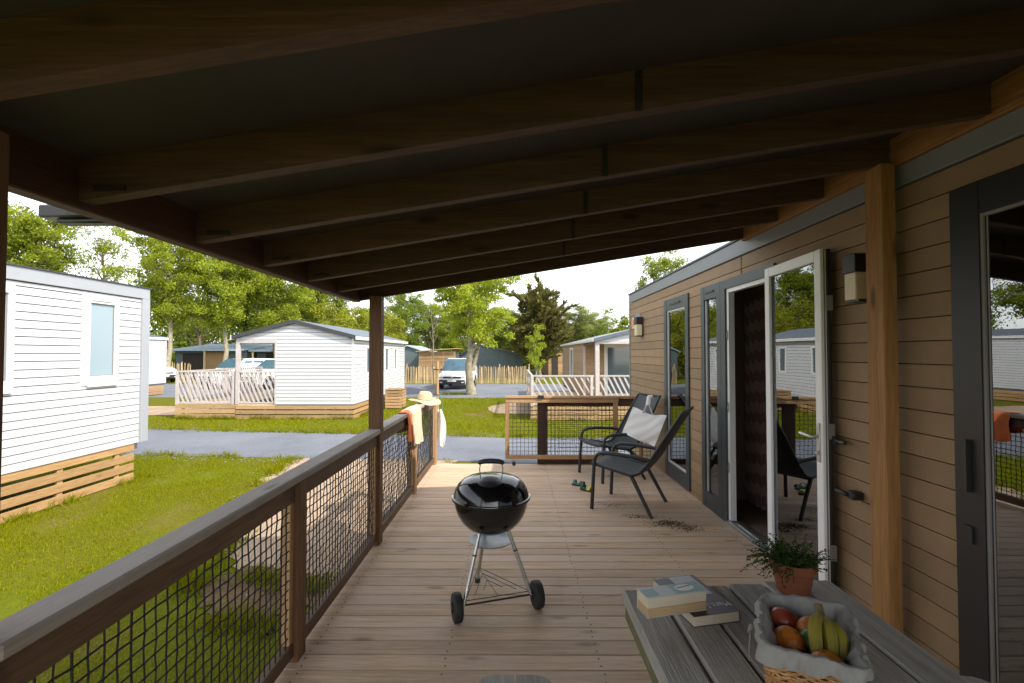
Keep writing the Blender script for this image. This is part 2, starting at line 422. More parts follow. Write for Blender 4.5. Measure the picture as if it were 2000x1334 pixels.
# ------------------------------------------------------------------ mesh builder and scene helpers
class MB:
    def __init__(self):
        self.v = []
        self.f = []
        self.mi = []
        self.cur = 0

    def add(self, vs, fs):
        o = len(self.v)
        self.v.extend([tuple(p) for p in vs])
        self.f.extend([tuple(i + o for i in f) for f in fs])
        self.mi.extend([self.cur] * len(fs))
        return self

    def hexa(self, p):
        """8 points: bottom 4 counter-clockwise, top 4 counter-clockwise"""
        return self.add(p, [(3, 2, 1, 0), (4, 5, 6, 7), (0, 1, 5, 4), (1, 2, 6, 5), (2, 3, 7, 6), (3, 0, 4, 7)])

    def box(self, x0, x1, y0, y1, z0, z1, bev=0.0, M4=None):
        if bev <= 0:
            p = [(x0, y0, z0), (x1, y0, z0), (x1, y1, z0), (x0, y1, z0), (x0, y0, z1), (x1, y0, z1), (x1, y1, z1), (x0, y1, z1)]
            if M4 is not None:
                p = [M4 @ Vector(q) for q in p]
            return self.hexa(p)
        lo, hi = (x0, y0, z0), (x1, y1, z1)
        bev = min(bev, 0.45 * min(x1 - x0, y1 - y0, z1 - z0))
        vs, idx = [], {}
        for sx in (0, 1):
            for sy in (0, 1):
                for sz in (0, 1):
                    s = (sx, sy, sz)
                    for a in range(3):
                        q = []
                        for k in range(3):
                            e = hi[k] if s[k] else lo[k]
                            if k != a:
                                e += -bev if s[k] else bev
                            q.append(e)
                        idx[(s, a)] = len(vs)
                        vs.append(q)
        fs = []
        for a in range(3):
            b, c = (a + 1) % 3, (a + 2) % 3
            for sa in (0, 1):
                q = []
                for (sb, sc) in ((0, 0), (1, 0), (1, 1), (0, 1)):
                    s = [0, 0, 0]
                    s[a], s[b], s[c] = sa, sb, sc
                    q.append(idx[(tuple(s), a)])
                fs.append(q if sa else q[::-1])
        for a in range(3):                       # edges running along axis a
            b, c = (a + 1) % 3, (a + 2) % 3
            for sb in (0, 1):
                for sc in (0, 1):
                    s0, s1 = [0, 0, 0], [0, 0, 0]
                    s0[b] = s1[b] = sb
                    s0[c] = s1[c] = sc
                    s1[a] = 1
                    s0, s1 = tuple(s0), tuple(s1)
                    q = [idx[(s0, b)], idx[(s1, b)], idx[(s1, c)], idx[(s0, c)]]
                    fs.append(q if sb != sc else q[::-1])
        for sx in (0, 1):
            for sy in (0, 1):
                for sz in (0, 1):
                    s = (sx, sy, sz)
                    q = [idx[(s, 0)], idx[(s, 1)], idx[(s, 2)]]
                    fs.append(q if (sx + sy + sz) % 2 == 1 else q[::-1])
        if M4 is not None:
            vs = [M4 @ Vector(q) for q in vs]
        return self.add(vs, fs)

    def bar(self, a, b, w, h, up=(0, 0, 1), bev=0.0):
        """a bar of section w x h from a to b"""
        a, b = Vector(a), Vector(b)
        d = (b - a)
        ln = d.length
        d.normalize()
        u = Vector(up)
        s = d.cross(u)
        if s.length < 1e-4:
            s = d.cross(Vector((1, 0, 0)))
        s.normalize()
        u = s.cross(d)
        M4 = Matrix(((d.x, s.x, u.x, a.x), (d.y, s.y, u.y, a.y), (d.z, s.z, u.z, a.z), (0, 0, 0, 1)))
        return self.box(0, ln, -w / 2, w / 2, -h / 2, h / 2, bev, M4)

    def tube(self, pts, r, n=8, cap=True, closed=False):
        pts = [Vector(p) for p in pts]
        k = len(pts)
        rs = r if isinstance(r, (list, tuple)) else [r] * k
        rings = []
        prev = None
        for i, p in enumerate(pts):
            if closed:
                d = pts[(i + 1) % k] - pts[i - 1]
            else:
                d = pts[min(i + 1, k - 1)] - pts[max(i - 1, 0)]
            if d.length < 1e-9:
                d = Vector((0, 0, 1))
            d.normalize()
            if prev is None:
                s = d.cross(Vector((0, 0, 1)))
                if s.length < 0.05:
                    s = d.cross(Vector((1, 0, 0)))
            else:
                s = prev - d * prev.dot(d)
                if s.length < 1e-5:
                    s = d.cross(Vector((1, 0, 0.3)))
            s.normalize()
            prev = s
            u = d.cross(s)
            rings.append([p + (s * math.cos(2 * math.pi * j / n) + u * math.sin(2 * math.pi * j / n)) * rs[i] for j in range(n)])
        vs = [q for ring in rings for q in ring]
        fs = []
        m = k if closed else k - 1
        for i in range(m):
            for j in range(n):
                a, b = i * n + j, i * n + (j + 1) % n
                c, d = ((i + 1) % k) * n + (j + 1) % n, ((i + 1) % k) * n + j
                fs.append((a, b, c, d))
        if cap and not closed:
            fs.append(tuple(range(n))[::-1])
            fs.append(tuple((k - 1) * n + j for j in range(n)))
        return self.add(vs, fs)

    def lathe(self, prof, n=32, c=(0, 0, 0), M4=None, sx=1.0, sy=1.0, cap=False):
        vs, fs = [], []
        for (r, z) in prof:
            for j in range(n):
                a = 2 * math.pi * j / n
                vs.append(Vector((r * math.cos(a) * sx, r * math.sin(a) * sy, z)))
        for i in range(len(prof) - 1):
            for j in range(n):
                fs.append((i * n + j, i * n + (j + 1) % n, (i + 1) * n + (j + 1) % n, (i + 1) * n + j))
        if cap:
            fs.append(tuple(range(n))[::-1])
            fs.append(tuple((len(prof) - 1) * n + j for j in range(n)))
        if M4 is not None:
            vs = [M4 @ q for q in vs]
        c = Vector(c)
        return self.add([q + c for q in vs], fs)

    def ball(self, c, rx, ry, rz, n=16, m=10, M4=None, fn=None):
        prof = []
        vs, fs = [], []
        for i in range(m + 1):
            th = math.pi * i / m
            for j in range(n):
                a = 2 * math.pi * j / n
                q = Vector((math.sin(th) * math.cos(a), math.sin(th) * math.sin(a), -math.cos(th)))
                k = fn(q) if fn else 1.0
                vs.append(Vector((q.x * rx, q.y * ry, q.z * rz)) * k)
        for i in range(m):
            for j in range(n):
                fs.append((i * n + j, i * n + (j + 1) % n, (i + 1) * n + (j + 1) % n, (i + 1) * n + j))
        if M4 is not None:
            vs = [M4 @ q for q in vs]
        c = Vector(c)
        return self.add([q + c for q in vs], fs)

    def grid(self, nu, nv, fn, thick=0.0):
        """sheet fn(u, v) -> point; with thickness along its normals"""
        P = [[Vector(fn(i / nu, j / nv)) for j in range(nv + 1)] for i in range(nu + 1)]
        vs = [P[i][j] for i in range(nu + 1) for j in range(nv + 1)]
        k = nv + 1
        fs = [(i * k + j, (i + 1) * k + j, (i + 1) * k + j + 1, i * k + j + 1) for i in range(nu) for j in range(nv)]
        if thick <= 0:
            return self.add(vs, fs)
        vs2 = []
        for i in range(nu + 1):
            for j in range(nv + 1):
                a = P[min(i + 1, nu)][j] - P[max(i - 1, 0)][j]
                b = P[i][min(j + 1, nv)] - P[i][max(j - 1, 0)]
                nn = a.cross(b)
                if nn.length > 1e-12:
                    nn.normalize()
                vs2.append(P[i][j] - nn * thick)
        o = len(vs)
        f2 = [tuple(q + o for q in f[::-1]) for f in fs]
        rim = []
        for i in range(nu):
            rim.append((i * k, i * k + o, (i + 1) * k + o, (i + 1) * k))
            rim.append((i * k + nv, (i + 1) * k + nv, (i + 1) * k + nv + o, i * k + nv + o))
        for j in range(nv):
            rim.append((j, j + 1, j + 1 + o, j + o))
            rim.append((nu * k + j, nu * k + j + o, nu * k + j + 1 + o, nu * k + j + 1))
        return self.add(vs + vs2, fs + f2 + rim)

    def prism(self, poly, z0, z1, M4=None):
        n = len(poly)
        vs = [Vector((p[0], p[1], z0)) for p in poly] + [Vector((p[0], p[1], z1)) for p in poly]
        fs = [tuple(range(n))[::-1], tuple(range(n, 2 * n))] + [(i, (i + 1) % n, (i + 1) % n + n, i + n) for i in range(n)]
        if M4 is not None:
            vs = [M4 @ q for q in vs]
        return self.add(vs, fs)

    def mesh(self, name, mats, smooth=None, org=None):
        me = bpy.data.meshes.new(name)
        v = self.v
        if org is not None:
            ox, oy, oz = org
            v = [(p[0] - ox, p[1] - oy, p[2] - oz) for p in v]
        me.from_pydata(v, [], self.f)
        if not isinstance(mats, (list, tuple)):
            mats = [mats]
        for m in mats:
            me.materials.append(m)
        if len(mats) > 1:
            me.polygons.foreach_set('material_index', self.mi)
        if smooth is not None:
            me.polygons.foreach_set('use_smooth', [True] * len(me.polygons))
            me.set_sharp_from_angle(angle=R(smooth))
        me.update()
        return me

    def build(self, name, mats, parent=None, smooth=None, world=False):
        org = root_loc(parent) if (world and parent is not None) else None
        o = bpy.data.objects.new(name, self.mesh(name, mats, smooth, org))
        col.objects.link(o)
        if parent is not None:
            o.parent = parent
        return o

def root_loc(o):
    while o.parent is not None:
        o = o.parent
    return tuple(o.location)

def thing(name, label, cat, loc=(0, 0, 0), group=None, rotz=0.0, rot=None):
    o = bpy.data.objects.new(name, None)
    o.empty_display_size = 0.1
    col.objects.link(o)
    o.location = loc
    o.rotation_euler = rot if rot is not None else (0, 0, rotz)
    o['label'] = label
    o['category'] = cat
    if group:
        o['group'] = group
    return o

def tag(o, label, cat, group=None):
    o['label'] = label
    o['category'] = cat
    if group:
        o['group'] = group
    return o

def struct(o, label=None, cat=None):
    o['kind'] = 'structure'
    if label:
        o['label'] = label
    if cat:
        o['category'] = cat
    return o

def stuff(o, label=None, cat=None):
    o['kind'] = 'stuff'
    if label:
        o['label'] = label
        o['category'] = cat
    return o

def copy_tree(o, parent=None):
    c = o.copy()
    col.objects.link(c)
    if parent is not None:
        c.parent = parent
    for ch in list(o.children):
        copy_tree(ch, c)
    return c

def bx(name, mat, parent, x0, x1, y0, y1, z0, z1, bev=0.003, world=True, smooth=None):
    return MB().box(x0, x1, y0, y1, z0, z1, bev).build(name, mat, parent, smooth, world)

# ------------------------------------------------------------------ walls of lapped planks
class Wall:
    """a vertical wall plane: o = origin (x, y), d = direction along it, n = outward normal"""
    def __init__(self, o, d, n):
        self.o, self.d, self.n = Vector((o[0], o[1], 0)), Vector((d[0], d[1], 0)), Vector((n[0], n[1], 0))

    def p(self, u, z, off=0.0):
        q = self.o + self.d * u + self.n * off
        return (q.x, q.y, z)

    def slab(self, mb, u0, u1, z0, z1, o0, o1):
        p = [self.p(u0, z0, o0), self.p(u1, z0, o0), self.p(u1, z0, o1), self.p(u0, z0, o1),
             self.p(u0, z1, o0), self.p(u1, z1, o0), self.p(u1, z1, o1), self.p(u0, z1, o1)]
        if self.d.cross(self.n).z < 0:
            p = [p[i] for i in (3, 2, 1, 0, 7, 6, 5, 4)]
        return mb.hexa(p)

def spans(u0, u1, cuts):
    out = [(u0, u1)]
    for a, b in cuts:
        nxt = []
        for s, e in out:
            if b <= s or a >= e:
                nxt.append((s, e))
            else:
                if a - s > 0.004:
                    nxt.append((s, a))
                if e - b > 0.004:
                    nxt.append((b, e))
        out = nxt
    return out

def lap_siding(W, L0, L1, z0, z1, pitch, holes, mat, parent, slope=None, t_top=0.006, t_bot=0.018, gap=0.003, joints=None):
    """every board a part of its own; slope(z) -> (ulo, uhi) limits a gable"""
    z = z0
    while z < z1 - 0.01:
        za, zb = z, min(z + pitch, z1)
        cuts_z = sorted({za, zb} | {h[2] for h in holes if za < h[2] < zb} | {h[3] for h in holes if za < h[3] < zb})
        for a, b in zip(cuts_z[:-1], cuts_z[1:]):
            if b - a < 0.004:
                continue
            cuts = [(h[0], h[1]) for h in holes if h[2] < b - 0.001 and h[3] > a + 0.001]
            if joints:
                cuts = cuts + [(j - 0.0015, j + 0.0015) for j in joints]
            for s, e in spans(L0, L1, cuts):
                ta = t_bot + (t_top - t_bot) * (a - za) / pitch
                tb = t_bot + (t_top - t_bot) * (b - za) / pitch
                bb = b - gap if b == zb else b
                sa, ea, sb, eb = s, e, s, e
                if slope:
                    l0, h0 = slope(a)
                    l1, h1 = slope(bb)
                    sa, ea, sb, eb = max(s, l0), min(e, h0), max(s, l1), min(e, h1)
                    if eb - sb < 0.02:
                        mid = 0.5 * (max(s, l0) + min(e, h0))
                        sb, eb = mid - 0.01, mid + 0.01
                    if ea - sa < 0.03:
                        continue
                p = [W.p(sa, a, 0), W.p(ea, a, 0), W.p(ea, a, ta), W.p(sa, a, ta), W.p(sb, bb, 0), W.p(eb, bb, 0), W.p(eb, bb, tb), W.p(sb, bb, tb)]
                if W.d.cross(W.n).z < 0:
                    p = [p[i] for i in (3, 2, 1, 0, 7, 6, 5, 4)]
                MB().hexa(p).build('plank', mat, parent, None, True)
        z += pitch

def wall_core(W, mb, L0, L1, z0, z1, holes, o0=-0.06, o1=-0.002):
    zs = sorted({z0, z1} | {min(max(h[2], z0), z1) for h in holes} | {min(max(h[3], z0), z1) for h in holes})
    for a, b in zip(zs[:-1], zs[1:]):
        if b - a < 0.002:
            continue
        cuts = [(h[0], h[1]) for h in holes if h[2] < b - 0.001 and h[3] > a + 0.001]
        for s, e in spans(L0, L1, cuts):
            W.slab(mb, s, e, a, b, o0, o1)

def window(W, u0, u1, z0, z1, fr, mat_f, mat_g, parent, proud=0.03, back=-0.05, glass_off=-0.015, sides=None, name='window'):
    fl, frr, ft, fb = sides if sides else (fr, fr, fr, fr)
    mb = MB()
    W.slab(mb, u0, u0 + fl, z0, z1, back, proud)
    W.slab(mb, u1 - frr, u1, z0, z1, back, proud)
    W.slab(mb, u0 + fl, u1 - frr, z1 - ft, z1, back, proud - 0.002)
    W.slab(mb, u0 + fl, u1 - frr, z0, z0 + fb, back, proud - 0.002)
    f = mb.build(name, mat_f, parent, None, True)
    g = MB()
    W.slab(g, u0 + fl, u1 - frr, z0 + fb, z1 - ft, glass_off - 0.004, glass_off)
    g.build('pane', mat_g, f, None, True)
    return f

# ------------------------------------------------------------------ ground, roads, paths
GZ = -0.65
def sheet(name, pts, z, mat, label=None):
    mb = MB()
    mb.add([(x, y, z) for x, y in pts], [tuple(range(len(pts)))])
    o = mb.build(name, mat)
    # upward normal
    if o.data.polygons[0].normal.z < 0:
        o.data.flip_normals()
    return struct(o, label)

def ragged(pts, step=0.35, amp=0.10, seed=1):
    r = random.Random(seed)
    out = []
    n = len(pts)
    for i in range(n):
        a, b = Vector(pts[i]), Vector(pts[(i + 1) % n])
        k = max(1, int((b - a).length / step))
        for j in range(k):
            q = a.lerp(b, j / k)
            out.append((q.x + r.uniform(-amp, amp), q.y + r.uniform(-amp, amp)))
    return out

sheet('ground', [(-400, -60), (400, -60), (400, 500), (-400, 500)], GZ, M['lawn'])
near_road = [(-60, 19.6), (-10.5, 13.75), (-3.4, 12.85), (-0.2, 12.4), (8, 12.2), (40, 12.0), (40, 8.5), (8, 9.0), (-1.2, 9.7), (-4.8, 10.0), (-10, 10.55), (-60, 16.0)]
sheet('road', ragged(near_road, 0.6, 0.05, 3), GZ + 0.008, M['road'])
far_lot = [(-70, 24.2), (-6, 23.6), (-1.2, 23.3), (1.8, 23.8), (4.0, 25.0), (60, 26), (60, 33.6), (-70, 34.2)]
sheet('parking_road', ragged(far_lot, 1.0, 0.08, 4), GZ + 0.006, M['road'])
sheet('side_path', ragged([(0.6, 25.2), (3.0, 25.4), (3.0, 17.5), (-0.6, 17.4), (-1.1, 19.3), (0.2, 22.5)], 0.6, 0.12, 5), GZ + 0.010, M['sand'])
sheet('path', ragged([(-19, 16.3), (-10.9, 17.0), (-10.9, 19.4), (-24, 20.6), (-24, 17.2)], 0.6, 0.1, 6), GZ + 0.009, M['sand'])
path_poly = [(-1.16, 4.5), (-1.8, 4.75), (-2.5, 4.7), (-3.0, 5.2), (-3.6, 6.6), (-4.25, 8.3), (-4.45, 9.95), (-1.16, 9.75)]
sheet('gravel_path', ragged(path_poly, 0.10, 0.07, 7), GZ + 0.011, M['sand'])
sheet('soil_patch', ragged([(-1.7, 4.1), (-2.2, 3.95), (-2.7, 4.25), (-2.95, 4.7), (-2.5, 4.95), (-2.0, 4.7), (-1.5, 4.45)], 0.09, 0.085, 8), GZ + 0.013, M['bare_soil'])
sheet('forest_floor', [(-120, 46), (120, 46), (120, 140), (-120, 140)], GZ + 0.01, M['forest_floor'])

def inside(poly, x, y):
    r = np.zeros(x.shape, bool)
    n = len(poly)
    for i in range(n):
        x0, y0 = poly[i]
        x1, y1 = poly[(i + 1) % n]
        c = ((y0 > y) != (y1 > y)) & (x < (x1 - x0) * (y - y0) / (y1 - y0 + 1e-12) + x0)
        r ^= c
    return r

def np_mesh(name, verts, faces_flat, per_face, mat):
    me = bpy.data.meshes.new(name)
    nv, nl = len(verts), len(faces_flat)
    nf = nl // per_face
    me.vertices.add(nv)
    me.vertices.foreach_set('co', np.ascontiguousarray(verts, dtype=np.float32).ravel())
    me.loops.add(nl)
    me.loops.foreach_set('vertex_index', np.ascontiguousarray(faces_flat, dtype=np.int32))
    me.polygons.add(nf)
    me.polygons.foreach_set('loop_start', np.arange(0, nl, per_face, dtype=np.int32))
    me.materials.append(mat)
    me.update(calc_edges=True)
    return me

def grass(name, poly, holes, per_m2, h, wd, seed, label, soft=0.0):
    g = np.random.default_rng(seed)
    xs = [p[0] for p in poly]
    ys = [p[1] for p in poly]
    area = (max(xs) - min(xs)) * (max(ys) - min(ys))
    n = int(area * per_m2)
    x = g.uniform(min(xs), max(xs), n)
    y = g.uniform(min(ys), max(ys), n)
    keep = inside(poly, x, y)
    jx, jy = x + g.normal(0, soft, n), y + g.normal(0, soft, n)
    for hpoly in holes:
        keep &= ~inside(hpoly, jx, jy)
    # thinner where a slow pattern says so
    pat = np.sin(x * 1.7 + 1.3 * np.sin(y * 0.9)) * np.sin(y * 1.3 + 1.1 * np.sin(x * 0.7)) + 0.5 * np.sin(x * 5.1 + y * 3.3)
    worn = np.sin(x * 2.3 + 2.0 * np.sin(y * 1.9 + 0.5)) + np.sin(y * 2.9 + 1.7 * np.sin(x * 1.6)) + 0.6 * np.sin(x * 7.7 + y * 6.1)
    keep &= (pat + g.uniform(-1.2, 1.2, n)) > -1.1
    keep &= (worn + g.uniform(-0.7, 0.7, n)) > -1.75
    x, y = x[keep], y[keep]
    n = len(x)
    hh = h * g.uniform(0.45, 1.25, n) * (1 + 0.35 * pat[keep]) * np.where(g.uniform(0, 1, n) > 0.985, 1.9, 1.0)
    a = g.uniform(0, 2 * np.pi, n)
    lean = g.normal(0, 0.45, n) * hh
    la = g.uniform(0, 2 * np.pi, n)
    ww = wd * g.uniform(0.7, 1.3, n)
    v = np.zeros((n, 3, 3))
    v[:, 0] = np.stack([x - ww * np.cos(a), y - ww * np.sin(a), np.full(n, GZ + 0.002)], 1)
    v[:, 1] = np.stack([x + ww * np.cos(a), y + ww * np.sin(a), np.full(n, GZ + 0.002)], 1)
    v[:, 2] = np.stack([x + lean * np.cos(la), y + lean * np.sin(la), GZ + np.maximum(hh, 0.01)], 1)
    me = np_mesh(name, v.reshape(-1, 3), np.arange(3 * n), 3, M['blade'])
    o = bpy.data.objects.new(name, me)
    col.objects.link(o)
    return stuff(o, label, 'grass')

grass('lawn_grass', [(-10.5, 2.0), (-1.2, 2.0), (-1.2, 9.85), (-4.8, 10.15), (-10.5, 10.75)], [path_poly, [(-2.1, 4.45), (-2.35, 4.4), (-2.6, 4.55), (-2.5, 4.75), (-2.2, 4.65)], [(-30, -5), (-6.5, -5), (-6.5, 8.3), (-30, 8.3)]],
      3000, 0.032, 0.0036, 11, 'short sunlit lawn grass between the deck railing and the white home', 0.13)
grass('verge_grass', [(-14, 14.0), (-3.4, 12.75), (-0.2, 12.35), (8, 12.1), (8, 25), (1.6, 23.9), (-1.2, 23.4), (-6, 23.7), (-14, 24)],
      [[(0.6, 25.2), (3.0, 25.4), (3.0, 17.5), (-0.6, 17.4), (-1.1, 19.3), (0.2, 22.5)], [(-19, 16.3), (-10.9, 17.0), (-10.9, 19.4), (-24, 20.6)]],
      420, 0.05, 0.009, 12, 'mown green verge grass across the near road', 0.15)

def edge_weeds(name, lines, n, seed, label, h0=0.05, h1=0.16, spread=0.08):
    g = np.random.default_rng(seed)
    V = []
    for _ in range(n):
        a, b = lines[g.integers(len(lines))]
        t = g.uniform()
        px = a[0] + (b[0] - a[0]) * t + g.normal(0, spread)
        pyy = a[1] + (b[1] - a[1]) * t + g.normal(0, spread)
        if math.sin(px * 5 + pyy * 3.1) + math.sin(pyy * 7.3) < g.uniform(-1.2, 0.8):
            continue
        for k in range(g.integers(3, 9)):
            h = g.uniform(h0, h1)
            a_ = g.uniform(0, 6.28)
            la = g.uniform(0, 6.28)
            ox, oy = px + g.normal(0, 0.015), pyy + g.normal(0, 0.015)
            w_ = g.uniform(0.003, 0.007)
            V += [(ox - w_ * math.cos(a_), oy - w_ * math.sin(a_), GZ), (ox + w_ * math.cos(a_), oy + w_ * math.sin(a_), GZ), (ox + h * 0.6 * math.cos(la), oy + h * 0.6 * math.sin(la), GZ + h)]
    v = np.array(V)
    o = bpy.data.objects.new(name, np_mesh(name, v, np.arange(len(v)), 3, M['blade']))
    col.objects.link(o)
    return stuff(o, label, 'weeds')
edge_weeds('edge_weeds', [((-6.42, 2), (-6.42, 8.4)), ((-6.42, 2), (-6.42, 8.4)), ((-6.4, 8.4), (-8, 8.4)), ((-3.0, 5.2), (-4.25, 8.3)), ((-4.25, 8.3), (-4.45, 9.95)), ((-4.8, 10.0), (-10, 10.5)), ((-1.2, 2.2), (-1.2, 9.6)), ((-1.5, 3.8), (-2.8, 4.0)), ((-2.8, 4.0), (-3.1, 4.9)), ((-1.4, 4.3), (-2.5, 4.7))], 3200, 31, 'ragged weeds and long grass along the white home skirting and the path edge')
edge_weeds('verge_weeds', [((-9.2, 15.9), (-5.2, 15.9)), ((-5.2, 15.9), (-5.2, 23)), ((-11.1, 15.9), (-9.2, 15.9)), ((0.5, 15.5), (6.5, 15.5)), ((-10.5, 13.75), (-3.4, 12.85)), ((-3.4, 12.85), (3, 12.3)), ((-3.7, 25.3), (-2.5, 25.3))], 2200, 32, 'long grass at the foot of the skirtings across the road', 0.06, 0.2, 0.09)
def pebbles(name, lines, n, spread, seed, mat, label, r0=0.006, r1=0.018):
    g = np.random.default_rng(seed)
    V, F = [], []
    for _ in range(n):
        a, b = lines[g.integers(len(lines))]
        t = g.uniform()
        px, pyy = a[0] + (b[0] - a[0]) * t + g.normal(0, spread), a[1] + (b[1] - a[1]) * t + g.normal(0, spread)
        r = g.uniform(r0, r1)
        o_ = len(V)
        a0 = g.uniform(0, 6.28)
        z = GZ + 0.008
        V += [(px + r * math.cos(a0 + k * 1.571) * g.uniform(0.6, 1.2), pyy + r * math.sin(a0 + k * 1.571) * g.uniform(0.6, 1.2), z) for k in range(4)] + [(px + g.normal(0, r * 0.2), pyy + g.normal(0, r * 0.2), z + r * g.uniform(0.5, 1.0))]
        F += [(o_, o_ + 1, o_ + 4), (o_ + 1, o_ + 2, o_ + 4), (o_ + 2, o_ + 3, o_ + 4), (o_ + 3, o_, o_ + 4)]
    v = np.array(V)
    f = np.array(F).ravel()
    o = bpy.data.objects.new(name, np_mesh(name, v, f, 3, mat))
    col.objects.link(o)
    return stuff(o, label, 'gravel')
pebbles('path_gravel', [((-2.0, 4.6), (-2.6, 9.7)), ((-3.0, 5.4), (-4.3, 9.8)), ((-1.5, 4.8), (-1.6, 9.6))], 4200, 0.2, 41, M['sand'], 'loose pale gravel strewn over the sandy path beside the deck', 0.006, 0.02)
pebbles('road_gravel', [((-1.2, 9.75), (-10, 10.6)), ((-0.2, 12.35), (-10.5, 13.7)), ((-1, 11), (-10, 12))], 4200, 0.28, 42, M['road'], 'loose grey chippings along the edges of the near road', 0.008, 0.024)

# ------------------------------------------------------------------ the deck
deck = thing('deck', 'wooden veranda deck of pale pine boards with dark gaps', 'deck', (0, 0, 0))
y = -0.9
k = 0
while y < 6.66:
    b = MB().box(-1.13, 1.90, y + 0.0025, y + 0.1175, -0.028 + rnd.uniform(-0.001, 0.001), rnd.uniform(-0.0015, 0.0), 0.004)
    b.build('board', M['deck'], deck)
    y += 0.12
DECK_END = y
for x in (-1.05, -0.3, 0.45, 1.2, 1.85):
    bx('joist', M['beam_y'], deck, x - 0.03, x + 0.03, -0.9, DECK_END - 0.02, -0.17, -0.030, 0.002)
for x in (-1.0, 0.4, 1.8):
    for yy in (0.4, 2.6, 4.8, 6.4):
        bx('support', M['dark_post'], deck, x - 0.05, x + 0.05, yy - 0.05, yy + 0.05, GZ - 0.03, -0.171, 0.002)
for i, z in enumerate((-0.17, -0.34, -0.51)):
    bx('skirt_board', M['skirt_x'], deck, -1.13, 1.90, DECK_END + 0.002, DECK_END + 0.024, z, z + 0.125)
    bx('skirt_board', M['skirt_y'], deck, -1.155, -1.132, -0.9, DECK_END, z, z + 0.125)
sc = MB()
y = -0.9
while y < 6.6:
    for x in (-1.02, -0.33, 0.42, 1.17, 1.8):
        for dy in (0.03, 0.09):
            sc.lathe([(0.0, 0.0012), (0.0042, 0.0008), (0.0045, -0.002)], 6, (x + rnd.uniform(-0.008, 0.008), y + dy + rnd.uniform(-0.004, 0.004), 0))
    y += 0.12
stuff(sc.build('screw', M['dark_steel'], deck))
# spilt soil on the boards
g = np.random.default_rng(5)
sp = MB()
for (cx, cyy, sx, sy, n) in ((1.36, 4.32, 0.075, 0.045, 520), (1.14, 4.50, 0.09, 0.03, 110), (1.0, 4.85, 0.07, 0.07, 50), (1.5, 4.2, 0.06, 0.04, 200)):
    for _ in range(n):
        x, yy = g.normal(cx, sx), g.normal(cyy, sy)
        r = abs(g.normal(0.003, 0.0025)) + 0.0012
        a = g.uniform(0, 6.28)
        p = [(x + r * math.cos(a + t) * g.uniform(0.6, 1.8), yy + r * math.sin(a + t), 0.0015) for t in (0, 2.1, 4.2)]
        sp.add(p + [(x, yy, 0.002 + r * 0.6)], [(0, 1, 3), (1, 2, 3), (2, 0, 3)])
stuff(sp.build('spilt_soil', M['dirt']), 'scattered dry soil spilt on the deck boards behind the chairs', 'soil')

# ------------------------------------------------------------------ netting
def net(W, u0, u1, z0, z1, cell, r, parent, off=0.0, seed=1, knot=True):
    q = random.Random(seed)
    nu, nz = int((u1 - u0) / cell), int((z1 - z0) / cell)
    du, dz = (u1 - u0) / nu, (z1 - z0) / nz
    amp = cell * 0.04
    P = {}
    for i in range(nu + 1):
        for j in range(nz + 1):
            e = 0 if i in (0, nu) or j in (0, nz) else 1
            P[i, j] = W.p(u0 + i * du + q.gauss(0, amp) * e, z0 + j * dz + q.gauss(0, amp) * e, off + q.gauss(0, 0.002) * e)
    mb = MB()
    for i in range(nu + 1):
        mb.tube([P[i, j] for j in range(nz + 1)], r, 4, False)
    for j in range(nz + 1):
        mb.tube([P[i, j] for i in range(nu + 1)], r, 4, False)
    if knot:
        for i in range(1, nu):
            for j in range(1, nz):
                x, yy, z = P[i, j]
                k = r * 1.7
                mb.add([(x + k, yy, z), (x - k, yy, z), (x, yy + k, z), (x, yy - k, z), (x, yy, z + k), (x, yy, z - k)],
                       [(0, 2, 4), (2, 1, 4), (1, 3, 4), (3, 0, 4), (2, 0, 5), (1, 2, 5), (3, 1, 5), (0, 3, 5)])
    return mb.build('net', M['net'], parent, None, True)

# ------------------------------------------------------------------ side railing
rail = thing('deck_railing', 'long wooden deck railing with black net panels along the open side', 'railing', (-1.09, 0.9, 0))
posts_y = [-0.45, 0.950, 2.435, 3.865, 5.25, 6.62]
for py in (2.435, 5.25, 6.62):
    top = 0.868
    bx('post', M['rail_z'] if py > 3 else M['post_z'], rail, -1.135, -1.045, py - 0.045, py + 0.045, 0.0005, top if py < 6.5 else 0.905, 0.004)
WS = Wall((-1.09, 0), (0, 1), (1, 0))
for a, b in zip(posts_y[:-1], posts_y[1:]):
    ya, yb = a + 0.045, b - 0.045
    bx('top_rail', M['rail_y'], rail, -1.112, -1.066, ya + 0.001, yb - 0.001, 0.775, 0.866, 0.004)
    bx('bottom_rail', M['rail_y'], rail, -1.112, -1.066, ya + 0.001, yb - 0.001, 0.03, 0.10, 0.004)
    bx('stile', M['rail_z'], rail, -1.108, -1.070, ya + 0.001, ya + 0.04, 0.1005, 0.7745, 0.003)
    bx('stile', M['rail_z'], rail, -1.108, -1.070, yb - 0.04, yb - 0.001, 0.1005, 0.7745, 0.003)
    net(WS, ya + 0.02, yb - 0.02, 0.095, 0.78, 0.0455, 0.0034, rail, 0.012, int(a * 10) + 20)
for a, b in ((-0.6, 0.902), (0.998, 3.817), (3.913, 6.57)):
    bx('cap_rail', M['rail_cap'] if a < 3 else M['rail_cap'], rail, -1.142, -1.040, a, b, 0.870, 0.908, 0.006)

